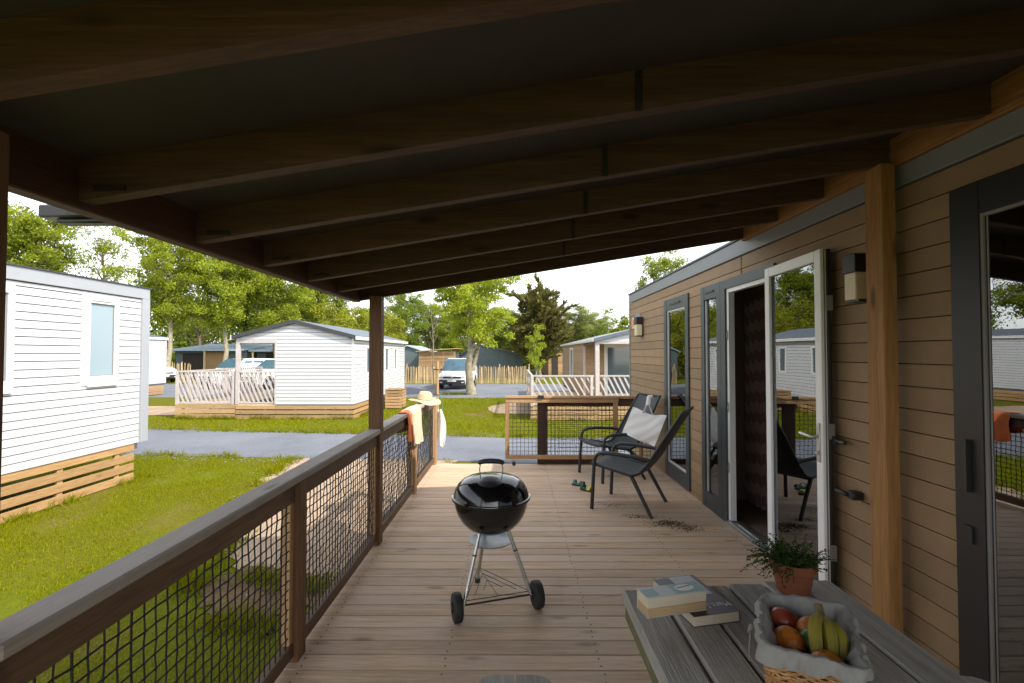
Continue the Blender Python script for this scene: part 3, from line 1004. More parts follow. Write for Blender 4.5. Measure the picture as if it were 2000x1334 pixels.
# ------------------------------------------------------------------ far railing and sliding gate
fr = thing('far_railing', 'fixed wooden railing with black net at the far end of the deck', 'railing', (1.1, 6.66, 0))
bx('post', M['dark_post'], fr, 0.325, 0.455, 6.615, 6.70, 0.0005, 0.880, 0.004)
bx('bottom_rail', M['dark_post'], fr, 0.457, 1.865, 6.63, 6.68, 0.001, 0.065, 0.003)
bx('top_rail', M['dark_post'], fr, 0.457, 1.865, 6.63, 6.68, 0.78, 0.879, 0.003)
bx('cap_rail', M['rail_x'], fr, 0.30, 1.895, 6.61, 6.705, 0.882, 0.918, 0.004)
bx('stile', M['rail_z'], fr, 1.72, 1.76, 6.635, 6.675, 0.066, 0.779, 0.003)
WF = Wall((0, 6.655), (1, 0), (0, -1))
net(WF, 0.457, 1.86, 0.06, 0.79, 0.05, 0.0028, fr, 0, 77)
gate = thing('sliding_gate', 'pale pine sliding gate with black net and a castor under its free end', 'gate', (0.65, 6.55, 0))
bx('top_rail', M['rail_x'], gate, -0.110, 1.405, 6.528, 6.572, 0.838, 0.895, 0.004)
bx('cap_rail', M['rail_x'], gate, -0.114, 1.409, 6.515, 6.585, 0.897, 0.930, 0.004)
bx('bottom_rail', M['rail_x'], gate, -0.110, 1.405, 6.528, 6.572, 0.085, 0.140, 0.004)
bx('stile', M['rail_z'], gate, -0.110, -0.060, 6.530, 6.570, 0.141, 0.837, 0.004)
bx('stile', M['rail_z'], gate, 1.335, 1.40, 6.530, 6.570, 0.141, 0.837, 0.004)
bx('latch', M['black_plastic'], gate, 0.325, 0.405, 6.507, 6.5145, 0.895, 0.94, 0.003)
WG = Wall((0, 6.55), (1, 0), (0, -1))
net(WG, -0.06, 1.335, 0.14, 0.838, 0.05, 0.0028, gate, 0.005, 78)
cs = MB()
cs.box(-0.02, 0.03, 6.525, 6.575, 0.062, 0.0845, 0.002)
cs.box(-0.008, 0.018, 6.547, 6.553, 0.02, 0.062, 0.001)
cast = cs.build('castor', M['steel'], gate, None, True)
MB().lathe([(0.0, -0.009), (0.024, -0.009), (0.026, -0.006), (0.026, 0.006), (0.024, 0.009), (0.0, 0.009)], 14, (0.005, 6.538, 0.0262), Matrix.Rotation(R(90), 4, 'X')).build('wheel', M['black_plastic'], cast, 40, True)

# ------------------------------------------------------------------ canopy over the deck
can = thing('canopy', 'dark timber canopy roof with sloping rafters over the deck', 'canopy', (0.3, 1.5, 0))
SL = 0.162
def zl(x):                       # lower edge of the rafters at x
    return 1.935 + (x + 1.22) * SL
for py in (0.950, 3.865):
    bx('post', M['post_z'], can, -1.137, -1.043, py - 0.047, py + 0.047, 0.0005, zl(-1.09) - 0.001, 0.004)
def rafter(yc, x0, x1, dep=0.118, wd=0.046, name='rafter', z_off=0.0):
    mb = MB()
    p = []
    for z_add in (0, dep):
        p += [(x0, yc - wd / 2, zl(x0) + z_add + z_off), (x1, yc - wd / 2, zl(x1) + z_add + z_off), (x1, yc + wd / 2, zl(x1) + z_add + z_off), (x0, yc + wd / 2, zl(x0) + z_add + z_off)]
    mb.hexa(p)
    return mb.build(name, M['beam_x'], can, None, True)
ys = [3.43 - 0.51 * i for i in range(0, 10)]
for yc in ys:
    rafter(yc, -1.235, 1.86)
    mb = MB()
    yb = yc - 0.0235
    mb.box(0.345, 0.366, yb - 0.004, yb - 0.0005, zl(0.355) - 0.004, zl(0.355) + 0.113, 0.001)
    for dz in (0.02, 0.06, 0.09):
        mb.lathe([(0, 0.003), (0.004, 0.002), (0.005, 0)], 8, (0.355, yb - 0.0042, zl(0.355) + dz), Matrix.Rotation(R(90), 4, 'X'))
    mb.build('bracket', M['dark_steel'], can, None, True)
    mb = MB()
    mb.box(-1.19, -1.10, yb - 0.006, yb - 0.001, zl(-1.15) + 0.012, zl(-1.15) + 0.03, 0.001)
    mb.build('angle_plate', M['dark_steel'], can, None, True)
rafter(3.945, -1.30, 1.86, 0.15, 0.04, 'front_fascia', -0.004)
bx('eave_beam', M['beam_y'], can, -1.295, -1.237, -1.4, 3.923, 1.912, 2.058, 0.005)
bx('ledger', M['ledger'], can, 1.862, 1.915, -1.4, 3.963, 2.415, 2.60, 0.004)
mb = MB()
xs = [-1.36 + 0.02 * i for i in range(163)]
for i in range(len(xs) - 1):
    a, b = xs[i], xs[i + 1]
    if b > 1.90:
        break
for (ya, yb) in ((-1.45, 4.03),):
    x0, x1 = -1.37, 1.90
    t = 0.119
    p = [(x0, ya, zl(x0) + t), (x1, ya, zl(x1) + t), (x1, yb, zl(x1) + t), (x0, yb, zl(x0) + t)]
    p += [(q[0], q[1], q[2] + 0.028) for q in p]
    mb.hexa(p)
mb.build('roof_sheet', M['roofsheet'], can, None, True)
gm = MB()
prof = [(-0.05, 0.0), (-0.05, -0.05), (-0.03, -0.072), (0.0, -0.08), (0.03, -0.072), (0.045, -0.05), (0.045, 0.0)]
gm.add([(-1.352 + a, yy, 2.05 + b) for yy in (-1.45, 1.5) for a, b in prof], [(i, i + 1, i + 8, i + 7) for i in range(6)])
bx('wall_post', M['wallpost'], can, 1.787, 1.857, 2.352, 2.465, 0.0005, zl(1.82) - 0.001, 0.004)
fx = thing('eave_fixture', 'flat dark grey fixture with a pale clip jutting out beyond the eave beam', 'fixture', (-1.42, 1.60, 1.93))
MB().box(-1.555, -1.297, 1.57, 1.64, 1.945, 1.987, 0.006).build('housing', M['anthracite_dark'], fx, 40, True)
MB().box(-1.505, -1.297, 1.58, 1.63, 1.928, 1.944, 0.006).build('lip', M['black_plastic'], fx, 40, True)
MB().box(-1.555, -1.46, 1.60, 1.625, 1.9875, 2.01, 0.009).build('clip', M['steel'], fx, 40, True)

# ------------------------------------------------------------------ the tan mobile home beside the deck
home = thing('tan_mobile_home', 'tan mobile home with lapped siding and open white glazed door beside the deck', 'mobile home', (3.9, 3.0, 0))
XW = 1.92
WT = Wall((XW, 0), (0, 1), (-1, 0))
holes = [(5.26, 6.10, 0.02, 2.155), (3.56, 4.90, -0.05, 2.16), (-1.2, 2.09, 0.01, 2.195)]
EDGE = 7.96
lap_siding(WT, -2.0, EDGE - 0.03, -0.06, 2.315, 0.108, holes, M['tan'], home, joints=[4.06], t_top=0.0145, t_bot=0.0165, gap=0.0055)
mb = MB()
wall_core(WT, mb, -2.0, EDGE - 0.03, -0.45, 2.45, holes, -0.10, -0.001)
mb.box(XW + 0.1, 5.9, EDGE - 0.10, EDGE - 0.03, -0.45, 2.45)
mb.box(5.8, 5.9, -2.0, EDGE - 0.1, -0.45, 2.45)
mb.box(XW + 0.1, 5.8, -2.0, -1.9, -0.45, 2.45)
mb.build('wall', M['tan_line'], home, None, True)
bx('fascia', M['trim_grey'], home, XW - 0.03, XW - 0.0005, -2.0, EDGE + 0.012, 2.318, 2.448, 0.004)
bx('corner_trim', M['trim_grey'], home, XW - 0.028, XW + 0.03, EDGE - 0.029, EDGE + 0.01, -0.45, 2.316, 0.004)
mb = MB()
mb.hexa([(XW - 0.045, -2.1, 2.4505), (6.0, -2.1, 2.4505), (6.0, EDGE + 0.03, 2.4505), (XW - 0.045, EDGE + 0.03, 2.4505),
         (XW - 0.045, -2.1, 2.468), (6.0, -2.1, 2.475), (6.0, EDGE + 0.03, 2.475), (XW - 0.045, EDGE + 0.03, 2.468)])
mb.build('roof', M['slate_roof'], home, None, True)
mb = MB()
mb.box(XW + 0.102, 5.79, -1.89, EDGE - 0.11, -0.04, 0.0)
mb.box(XW + 0.102, 5.79, -1.89, EDGE - 0.11, 2.38, 2.44)
mb.build('room_lining', M['room_wall'], home, None, True)
bx('room_partition', M['room_wall'], home, XW + 0.101, 5.79, 5.02, 5.10, 0.001, 2.379)
bx('room_partition', M['room_wall'], home, XW + 0.101, 5.79, 2.45, 2.55, 0.001, 2.379)
bx('wall_joint', M['tan'], home, XW - 0.021, XW - 0.001, 4.055, 4.065, 2.165, 2.315, 0.001)
# narrow full-height window
f1 = window(WT, 5.26, 6.10, 0.02, 2.155, 0.09, M['anthracite'], M['glass'], home, proud=0.035, back=-0.07, glass_off=0.008, sides=(0.095, 0.095, 0.135, 0.16))
mb = MB()
WT.slab(mb, 5.355, 5.372, 0.18, 2.02, 0.0085, 0.02)
WT.slab(mb, 5.988, 6.005, 0.18, 2.02, 0.0085, 0.02)
WT.slab(mb, 5.372, 5.988, 2.0, 2.02, 0.0085, 0.02)
WT.slab(mb, 5.372, 5.988, 0.18, 0.20, 0.0085, 0.02)
mb.build('bead', M['white_frame'], f1, None, True)
bx('vent', M['black_plastic'], f1, XW - 0.041, XW - 0.0355, 5.5, 5.86, 2.075, 2.10, 0.002)
# fixed light and door frame
f2 = window(WT, 4.44, 4.90, 0.0, 2.155, 0.08, M['anthracite'], M['glass'], home, proud=0.035, back=-0.07, glass_off=0.008, sides=(0.08, 0.085, 0.13, 0.15))
mb = MB()
WT.slab(mb, 4.52, 4.536, 0.15, 2.02, 0.0085, 0.02)
WT.slab(mb, 4.799, 4.815, 0.15, 2.02, 0.0085, 0.02)
mb.build('bead', M['white_frame'], f2, None, True)
bx('vent', M['black_plastic'], f2, XW - 0.041, XW - 0.0355, 4.58, 4.78, 2.08, 2.10, 0.002)
mb = MB()
WT.slab(mb, 4.345, 4.438, 0.0, 2.155, -0.03, 0.034)
WT.slab(mb, 3.52, 4.344, 2.075, 2.155, -0.03, 0.034)
WT.slab(mb, 3.52, 3.56, 0.0, 2.074, -0.03, 0.020)
df = mb.build('door_frame', M['anthracite'], home, None, True)
mb = MB()
WT.slab(mb, 4.305, 4.3435, 0.032, 2.0735, -0.035, 0.016)
WT.slab(mb, 3.562, 4.304, 2.04, 2.0735, -0.035, 0.016)
mb.build('jamb', M['white_door'], df, None, True)
mb = MB()
WT.slab(mb, 3.562, 4.3435, 0.0, 0.018, -0.095, 0.045)
WT.slab(mb, 3.562, 4.3435, 0.018, 0.030, -0.05, -0.02)
WT.slab(mb, 3.562, 4.3435, 0.018, 0.026, 0.01, 0.025)
mb.build('threshold', M['alu'], df, None, True)
for z in (0.45, 0.98, 1.62):
    mb = MB()
    WT.slab(mb, 4.312, 4.332, z, z + 0.085, 0.0162, 0.020)
    WT.slab(mb, 4.318, 4.326, z + 0.02, z + 0.06, 0.0202, 0.028)
    mb.build('strike_plate', M['alu'], df, None, True)
# the open leaf, folded back flat along the wall
YA, YB = 2.848, 3.552
HX, HY = 1.875, 3.575                      # hinge line
HA = R(-3.0)
leaf = home
def leaf_frame(nm, mat, xa, xb, ins, fw):
    mb = MB()
    a, b, z0, z1 = YA + ins, YB - ins, 0.035 + ins, 2.115 - ins
    mb.box(xa, xb, a, a + fw, z0, z1, 0.003)
    mb.box(xa, xb, b - fw, b, z0, z1, 0.003)
    mb.box(xa, xb, a + fw, b - fw, z1 - fw, z1, 0.003)
    mb.box(xa, xb, a + fw, b - fw, z0, z0 + fw * 1.1, 0.003)
    return mb.build(nm, mat, leaf, None, True)
leaf = leaf_frame('door', M['white_door'], 1.838, 1.858, 0.0, 0.066)
leaf.matrix_local = Matrix.Translation((HX - 3.9, HY - 3.0, GZ * 0)) @ Matrix.Rotation(HA, 4, 'Z') @ Matrix.Translation((3.9 - HX, 3.0 - HY, 0))
leaf_frame('seal', M['grey_frame'], 1.8585, 1.868, 0.004, 0.06)
leaf_frame('core', M['white_door'], 1.8685, 1.876, 0.006, 0.058)
leaf_frame('outer_skin', M['anthracite_dark'], 1.8765, 1.899, 0.0, 0.07)
mb = MB()
mb.box(1.860, 1.866, YA + 0.064, YB - 0.064, 0.10, 2.05)
mb.build('pane', M['glass'], leaf, None, True)
mb = MB()
mb.box(1.832, 1.8375, YA + 0.02, YA + 0.05, 0.86, 1.09, 0.002)
mb.tube([(1.832, YA + 0.035, 1.008), (1.80, YA + 0.035, 1.008), (1.79, YA + 0.045, 1.008), (1.787, YA + 0.15, 1.012)], [0.009, 0.009, 0.009, 0.0085], 10)
mb.lathe([(0.0, 0.012), (0.011, 0.012), (0.012, 0.0)], 12, (1.832, YA + 0.035, 0.915), Matrix.Rotation(R(-90), 4, 'Y'))
mb.build('handle', M['alu'], leaf, 40, True)
for z in (0.3, 1.0, 1.75):
    bx('lock_plate', M['grey_frame'], leaf, 1.868, 1.905, YA - 0.008, YA - 0.001, z, z + 0.09, 0.001)
mb = MB()
mb.tube([(1.895, YA - 0.02, 1.0), (1.885, YA - 0.05, 1.0), (1.885, YA - 0.13, 1.0)], 0.010, 8)
mb.box(1.885, 1.90, YA - 0.04, YA - 0.001, 0.975, 1.02, 0.002)
mb.build('outer_handle', M['black_plastic'], leaf, 40, True)
hold = MB()
hold.box(1.84, 1.900, 2.66, 2.72, 0.70, 0.745, 0.008)
hold.box(1.825, 1.85, 2.70, 2.80, 0.712, 0.735, 0.006)
hold.build('door_holder', M['black_plastic'], home, 40, True)
# sliding glass door nearest the camera
sd_ = window(WT, -1.2, 2.09, 0.012, 2.195, 0.1, M['anthracite_dark'], M['glass'], home, proud=0.04, back=-0.08, glass_off=0.024, sides=(0.12, 0.128, 0.13, 0.14), name='sliding_door')
mb = MB()
WT.slab(mb, 1.949, 1.9615, 0.153, 2.064, 0.0245, 0.034)
WT.slab(mb, 1.936, 1.941, 0.153, 2.064, 0.0245, 0.027)
WT.slab(mb, -1.08, 1.9485, 2.052, 2.064, 0.0245, 0.034)
mb.build('bead', M['grey_frame'], sd_, None, True)
mb = MB()
WT.slab(mb, 2.015, 2.035, 0.93, 1.145, 0.041, 0.062)
mb.build('handle', M['black_plastic'], sd_, None, True)
mb = MB()
WT.slab(mb, 2.01, 2.05, 0.72, 0.79, 0.041, 0.05)
mb.build('lock', M['black_plastic'], sd_, None, True)
# curtains inside
def curtain(name, label, mat, y0, y1, x, z0, z1, folds, amp):
    mb = MB()
    mb.grid(int(folds * 8), 3, lambda u, v: (x + amp * math.sin(u * folds * 2 * math.pi) + 0.01 * v, y0 + (y1 - y0) * u, z0 + (z1 - z0) * v), 0.004)
    o = mb.build(name, mat, None, 60)
    return tag(o, label, 'curtain')
curtain('curtain', 'dark chevron curtain hanging just inside the open doorway', M['curtain'], 4.36, 4.85, 2.32, 0.06, 2.2, 5, 0.035)
curtain('curtain', 'plain beige curtain hanging behind the sliding glass door', M['curtain_beige'], 1.0, 1.86, 2.12, 0.02, 2.15, 9, 0.03)
curtain('curtain', 'pale curtain tied back behind the narrow full-height window', M['curtain_beige'], 5.28, 5.55, 2.14, 0.05, 2.12, 3, 0.03)
bx('sill_board', M['room_wall'], home, 2.1, 3.2, 3.56, 4.0, 0.001, 0.06)

# wall lamps
def wall_lamp(y0, y1, z0, z1, label, x0=1.80):
    o = thing('wall_lamp', label, 'wall lamp', (XW - 0.02, (y0 + y1) / 2, z0), 'lamps on the tan wall')
    h = z1 - z0
    mb = MB()
    mb.box(XW - 0.035, XW - 0.018, y0, y1, z0 - 0.012, z1, 0.002)
    mb.box(x0, XW - 0.0355, y0, y1, z0 + h * 0.60, z1, 0.003)
    mb.box(x0 + 0.02, XW - 0.0355, y0, y1, z0 - 0.012, z0, 0.002)
    mb.build('housing', M['anthracite_dark'], o, None, True)
    MB().box(x0 + 0.006, XW - 0.036, y0 + 0.006, y1 - 0.006, z0 + 0.0005, z0 + h * 0.598, 0.004).build('diffuser', M['lamp_cream'], o, None, True)
    return o
wall_lamp(2.56, 2.66, 1.785, 2.03, 'cream wall lamp in shade beside the wooden wall post')
wall_lamp(7.12, 7.28, 1.76, 2.035, 'cream wall lamp near the far corner of the tan home', 1.80)
st = MB().lathe([(0, 0.003), (0.085, 0.003), (0.09, 0.0)], 24, (XW - 0.020, 7.72, 1.975), Matrix.Rotation(R(-90), 4, 'Y'))
o = thing('round_sticker', 'round orange sticker with white rim near the far corner', 'sticker', (XW - 0.02, 7.72, 1.9))
st.build('rim', M['ink_white'], o, None, True)
MB().lathe([(0, 0.005), (0.066, 0.005), (0.067, 0.0035)], 24, (XW - 0.020, 7.72, 1.975), Matrix.Rotation(R(-90), 4, 'Y')).build('disc', M['sticker_orange'], o, None, True)
tag(MB().box(XW - 0.024, XW - 0.019, 7.30, 7.58, 1.94, 2.10, 0.001).build('plaque', M['sticker_blue']), 'small blue grey plaque on the siding behind the far lamp', 'plaque')

# ------------------------------------------------------------------ the white home across the lawn
wh = thing('white_mobile_home', 'long white mobile home with larch skirting across the near lawn', 'mobile home', (-8.4, 4.0, GZ))
WL = Wall((-6.43, 0), (0, 1), (1, 0))
wh_holes = [(7.20, 7.86, 1.02, 2.38), (5.55, 6.21, 1.02, 2.38)]
lap_siding(WL, -1.5, 8.335, -0.02, 2.44, 0.109, wh_holes, M['white_siding'], wh, t_top=0.014, t_bot=0.019, gap=0.012)
mb = MB()
wall_core(WL, mb, -1.5, 8.335, -0.12, 2.60, wh_holes, -0.10, -0.001)
mb.box(-10.4, -6.53, 8.235, 8.335, -0.12, 2.60)
mb.box(-10.4, -6.53, -1.5, -1.4, -0.12, 2.60)
mb.box(-10.4, -10.3, -1.4, 8.235, -0.12, 2.60)
mb.box(-10.3, -6.53, -1.4, 8.235, -0.12, -0.05)
mb.build('wall', M['backing'], wh, None, True)
bx('fascia', M['bluegrey_trim'], wh, -6.43, -6.38, -1.6, 8.50, 2.442, 2.62, 0.004)
bx('corner_trim', M['bluegrey_trim'], wh, -6.43, -6.375, 8.337, 8.50, -0.02, 2.441, 0.004)
bx('end_fascia', M['bluegrey_trim'], wh, -10.4, -6.431, 8.337, 8.50, 2.442, 2.62, 0.004)
mb = MB()
mb.hexa([(-10.5, -1.7, 2.6205), (-6.36, -1.7, 2.6205), (-6.36, 8.52, 2.6205), (-10.5, 8.52, 2.6205), (-10.5, -1.7, 2.66), (-6.36, -1.7, 2.64), (-6.36, 8.52, 2.64), (-10.5, 8.52, 2.66)])
mb.build('roof', M['slate_dark'], wh, None, True)
for h in wh_holes:
    wf = window(WL, h[0], h[1], h[2], h[3], 0.11, M['white_frame'], M['pale_glass'], wh, proud=0.035, back=-0.06, glass_off=0.0, sides=(0.13, 0.07, 0.11, 0.13))
    mb = MB()
    WL.slab(mb, h[0] + 0.131, h[1] - 0.071, h[2] + 0.131, h[3] - 0.111, -0.055, -0.045)
    mb.build('blind', M['blind'], wf, None, True)
    mb = MB()
    a0, a1, c0, c1 = h[0] + 0.13, h[1] - 0.07, h[2] + 0.13, h[3] - 0.11
    for q0, q1, r0, r1 in ((a0, a0 + 0.014, c0, c1), (a1 - 0.014, a1, c0, c1), (a0 + 0.0145, a1 - 0.0145, c1 - 0.014, c1), (a0 + 0.0145, a1 - 0.0145, c0, c0 + 0.014)):
        WL.slab(mb, q0 + 0.001, q1 - 0.001, r0 + 0.001, r1 - 0.001, 0.0005, 0.012)
    mb.build('seal', M['grey_frame'], wf, None, True)
    bx('sill', M['white_frame'], wf, -6.394, -6.37, h[0] + 0.08, h[1] - 0.03, h[2] - 0.03, h[2] + 0.0, 0.003)
    bx('vent', M['white_frame'], wf, -6.394, -6.38, h[0] + 0.15, h[1] - 0.15, h[3] - 0.075, h[3] - 0.05, 0.003)
for i in range(4):
    z0 = -0.14 - i * 0.166
    ends = [-1.5, 1.3 + 0.5 * (i % 2), 4.9 - 0.4 * (i % 2), 8.27]
    for a, b in zip(ends[:-1], ends[1:]):
        bx('skirt_board', M['skirt_y'], wh, -6.452, -6.43, a + 0.002, b - 0.002, z0, z0 + 0.119, 0.003)
for yy in (0.2, 1.6, 3.0, 4.4, 5.8, 6.9, 7.9):
    bx('skirt_batten', M['skirt_x'], wh, -6.50, -6.453, yy, yy + 0.09, GZ, -0.03, 0.002)
for yy in (0.5, 3.5, 6.6):
    bx('leg', M['steel'], wh, -7.4, -7.3, yy, yy + 0.1, GZ, -0.121, 0.002)

def skirts(parent, W, u0, u1, z_top, n, h, gap, mat, joints=()):
    for i in range(n):
        z1 = z_top - i * (h + gap)
        for a, b in spans(u0, u1, [(j - 0.004, j + 0.004) for j in joints]):
            mb = MB()
            W.slab(mb, a, b, z1 - h, z1, 0.0, 0.022)
            mb.build('skirt_board', mat, parent, None, True)

# ------------------------------------------------------------------ the gabled white home across the road
gh = thing('gabled_white_home', 'white gabled mobile home with corner porch across the road', 'mobile home', (-7.2, 19.5, GZ))
X0, X1, Y0, Y1 = -9.10, -5.26, 15.96, 23.4
EZ, RZ, XR = 2.06, 2.56, -7.18
PX, PY = -7.78, 18.7            # porch recess
FB = -0.17
WA = Wall((X0, Y0), (1, 0), (0, -1))           # front
WB = Wall((X1, Y0), (0, 1), (1, 0))            # lit long side
wx = lambda x: x - X0
def roof_z(x):
    return EZ + (RZ - EZ) * (1 - abs(x - XR) / (XR - X0))
def slope(z):
    if z <= EZ - 0.06:
        return (0, wx(X1))
    t = (z - EZ + 0.06) / (RZ - EZ)
    return (t * wx(XR), wx(X1) - t * (wx(X1) - wx(XR)))
lap_siding(WA, 0, wx(X1) - 0.05, FB, RZ - 0.07, 0.118, [(-0.1, wx(PX), FB - 0.1, 1.96)], M['white_siding'], gh, slope=slope, t_top=0.014, t_bot=0.024, gap=0.013)
side_holes = [(1.35, 1.95, 0.75, 1.75), (3.9, 4.5, 0.75, 1.75), (5.4, 5.9, 0.75, 1.75)]
lap_siding(WB, 0.0, Y1 - Y0, FB, EZ - 0.04, 0.118, side_holes, M['white_siding'], gh, t_top=0.014, t_bot=0.024, gap=0.013)
for h in side_holes:
    window(WB, h[0] - 0.0, h[1], h[2], h[3], 0.07, M['white_frame'], M['far_glass'], gh, proud=0.03, glass_off=0.0)
mb = MB()
wall_core(WB, mb, 0.0, Y1 - Y0, FB - 0.08, EZ - 0.03, side_holes, -0.08, -0.001)
mb.box(PX, X1 - 0.08, Y0 + 0.001, Y0 + 0.08, FB - 0.08, EZ)
mb.box(PX, PX + 0.08, Y0 + 0.08, PY, FB - 0.08, EZ)
mb.box(X0, PX + 0.08, PY, PY + 0.08, FB - 0.08, EZ)
mb.box(X0, X0 + 0.08, PY + 0.08, Y1, FB - 0.08, EZ)
mb.box(X0, X1, Y1 - 0.08, Y1, FB - 0.08, EZ)
mb.box(X0, X1 - 0.08, Y0 + 0.08, Y1 - 0.08, FB - 0.07, FB)
n0 = [(X0 + 0.02, EZ - 0.06), (X1 - 0.02, EZ - 0.06), (XR, RZ - 0.06)]
mb.add([(x, yy, z) for yy in (Y0 + 0.001, Y0 + 0.07) for x, z in n0], [(0, 1, 2), (5, 4, 3), (0, 3, 4, 1), (1, 4, 5, 2), (2, 5, 3, 0)])
mb.build('wall', M['backing'], gh, None, True)
for s in (-1, 1):
    xe = X0 - 0.10 if s < 0 else X1 + 0.10
    ze = EZ - 0.02
    mb = MB()
    mb.hexa([(xe, Y0 - 0.10, ze), (XR, Y0 - 0.10, RZ), (XR, Y1 + 0.1, RZ), (xe, Y1 + 0.1, ze), (xe, Y0 - 0.10, ze + 0.035), (XR, Y0 - 0.10, RZ + 0.035), (XR, Y1 + 0.1, RZ + 0.035), (xe, Y1 + 0.1, ze + 0.035)])
    mb.build('roof', M['slate_roof'], gh, None, True)
    mb = MB()
    mb.hexa([(xe, Y0 - 0.135, ze - 0.07), (XR, Y0 - 0.135, RZ - 0.07), (XR, Y0 - 0.102, RZ - 0.07), (xe, Y0 - 0.102, ze - 0.07), (xe, Y0 - 0.135, ze + 0.05), (XR, Y0 - 0.135, RZ + 0.05), (XR, Y0 - 0.102, RZ + 0.05), (xe, Y0 - 0.102, ze + 0.05)])
    mb.build('verge', M['slate_dark'], gh, None, True)
    bx('gutter', M['white_frame'], gh, min(xe, xe + s * 0.06), max(xe, xe + s * 0.06), Y0 - 0.12, Y1 + 0.12, ze - 0.10, ze + 0.015, 0.01)
bx('corner_trim', M['white_frame'], gh, X1 - 0.05, X1 + 0.025, Y0 - 0.025, Y0 - 0.0005, FB, EZ - 0.05, 0.003)
bx('porch_post', M['pinkish_wood'], gh, X0 - 0.02, X0 + 0.10, Y0 - 0.02, Y0 + 0.10, FB, EZ - 0.062, 0.004)
bx('porch_post', M['pinkish_wood'], gh, X0 - 0.02, X0 + 0.09, PY - 0.1, PY - 0.001, FB, EZ - 0.062, 0.004)
bx('porch_beam', M['pinkish_wood'], gh, X0 + 0.101, PX, Y0 - 0.02, Y0 + 0.06, 1.83, 1.958, 0.004)
bx('porch_trim', M['pinkish_wood'], gh, PX - 0.055, PX - 0.001, Y0 - 0.026, Y0 + 0.04, FB, 1.829, 0.004)
bx('porch_floor', M['deck'], gh, -11.1, PX, Y0 + 0.0, PY - 0.02, FB - 0.05, FB - 0.0005, 0.003)
bx('porch_floor', M['deck'], gh, -11.1, X0 - 0.03, PY - 0.02, 21.5, FB - 0.05, FB - 0.0005, 0.003)
skirts(gh, WA, 0.0, wx(X1), FB - 0.035, 3, 0.125, 0.035, M['skirt_x'], (1.3,))
skirts(gh, WB, 0.0, Y1 - Y0, FB - 0.035, 3, 0.125, 0.035, M['skirt_y'])
WD = Wall((-11.1, Y0 + 0.02), (1, 0), (0, -1))
skirts(gh, WD, 0.0, 11.1 + X0 - 0.02, FB - 0.0, 3, 0.135, 0.022, M['skirt_x'])
for x in (-10.9, -10.0, -9.2, -8.2, -7.2, -6.2, -5.5):
    bx('skirt_batten', M['skirt_x'], gh, x, x + 0.08, Y0 + 0.03, Y0 + 0.07, GZ, FB - 0.09, 0.002)

def slat_rail(parent, W, u0, u1, z0, z1, mat, step=0.155, lean=0.42, posts=(), pw=0.085, thick=0.02, off=0.0):
    """railing of slanted laths between a top and a bottom bar"""
    mb = MB()
    W.slab(mb, u0, u1, z1 - 0.045, z1, off - 0.03, off + 0.035)
    mb.build('top_rail', mat, parent, None, True)
    mb = MB()
    W.slab(mb, u0, u1, z0, z0 + 0.05, off - 0.02, off + 0.02)
    mb.build('bottom_rail', mat, parent, None, True)
    za, zb = z0 + 0.051, z1 - 0.046
    u = u0 - lean
    while u < u1:
        pa, pb = u, u + lean              # bottom is further along than the top
        w_ = 0.03
        t0 = max(0.0, (u0 - u) / lean)
        t1 = min(1.0, (u1 - u) / lean)
        if t1 - t0 > 0.12:
            ua, ub = u + lean * t0, u + lean * t1
            zz = lambda t: zb + (za - zb) * t
            p = [W.p(ub - w_, zz(t1), off - thick / 2), W.p(ub + w_, zz(t1), off - thick / 2), W.p(ub + w_, zz(t1), off + thick / 2), W.p(ub - w_, zz(t1), off + thick / 2),
                 W.p(ua - w_, zz(t0), off - thick / 2), W.p(ua + w_, zz(t0), off - thick / 2), W.p(ua + w_, zz(t0), off + thick / 2), W.p(ua - w_, zz(t0), off + thick / 2)]
            if W.d.cross(W.n).z < 0:
                p = [p[i] for i in (3, 2, 1, 0, 7, 6, 5, 4)]
            MB().hexa(p).build('slat', mat, parent, None, True)
        u += step
    for q in posts:
        mb = MB()
        W.slab(mb, q - pw / 2, q + pw / 2, z0 - 0.04, z1 - 0.047 if u0 < q < u1 else z1 + 0.002, off - pw / 2 - 0.002, off + pw / 2 + 0.002)
        mb.build('post', mat, parent, None, True)

pr = thing('porch_railing', 'pale slanted lath railing on the gabled home porch', 'railing', (-9.5, Y0, FB))
slat_rail(pr, Wall((-11.06, Y0 + 0.05), (1, 0), (0, -1)), 0.05, 1.80, FB + 0.02, 0.92, M['pinkish_wood'], posts=(0.0, 1.85))
slat_rail(pr, Wall((X0 + 0.12, Y0 + 0.03), (1, 0), (0, -1)), 0.0, PX - X0 - 0.18, FB + 0.02, 0.90, M['pinkish_wood'])
slat_rail(pr, Wall((-11.06, Y0 + 0.14), (0, 1), (-1, 0)), 0.05, 5.2, FB + 0.02, 0.92, M['pinkish_wood'], posts=(2.6, 5.2))
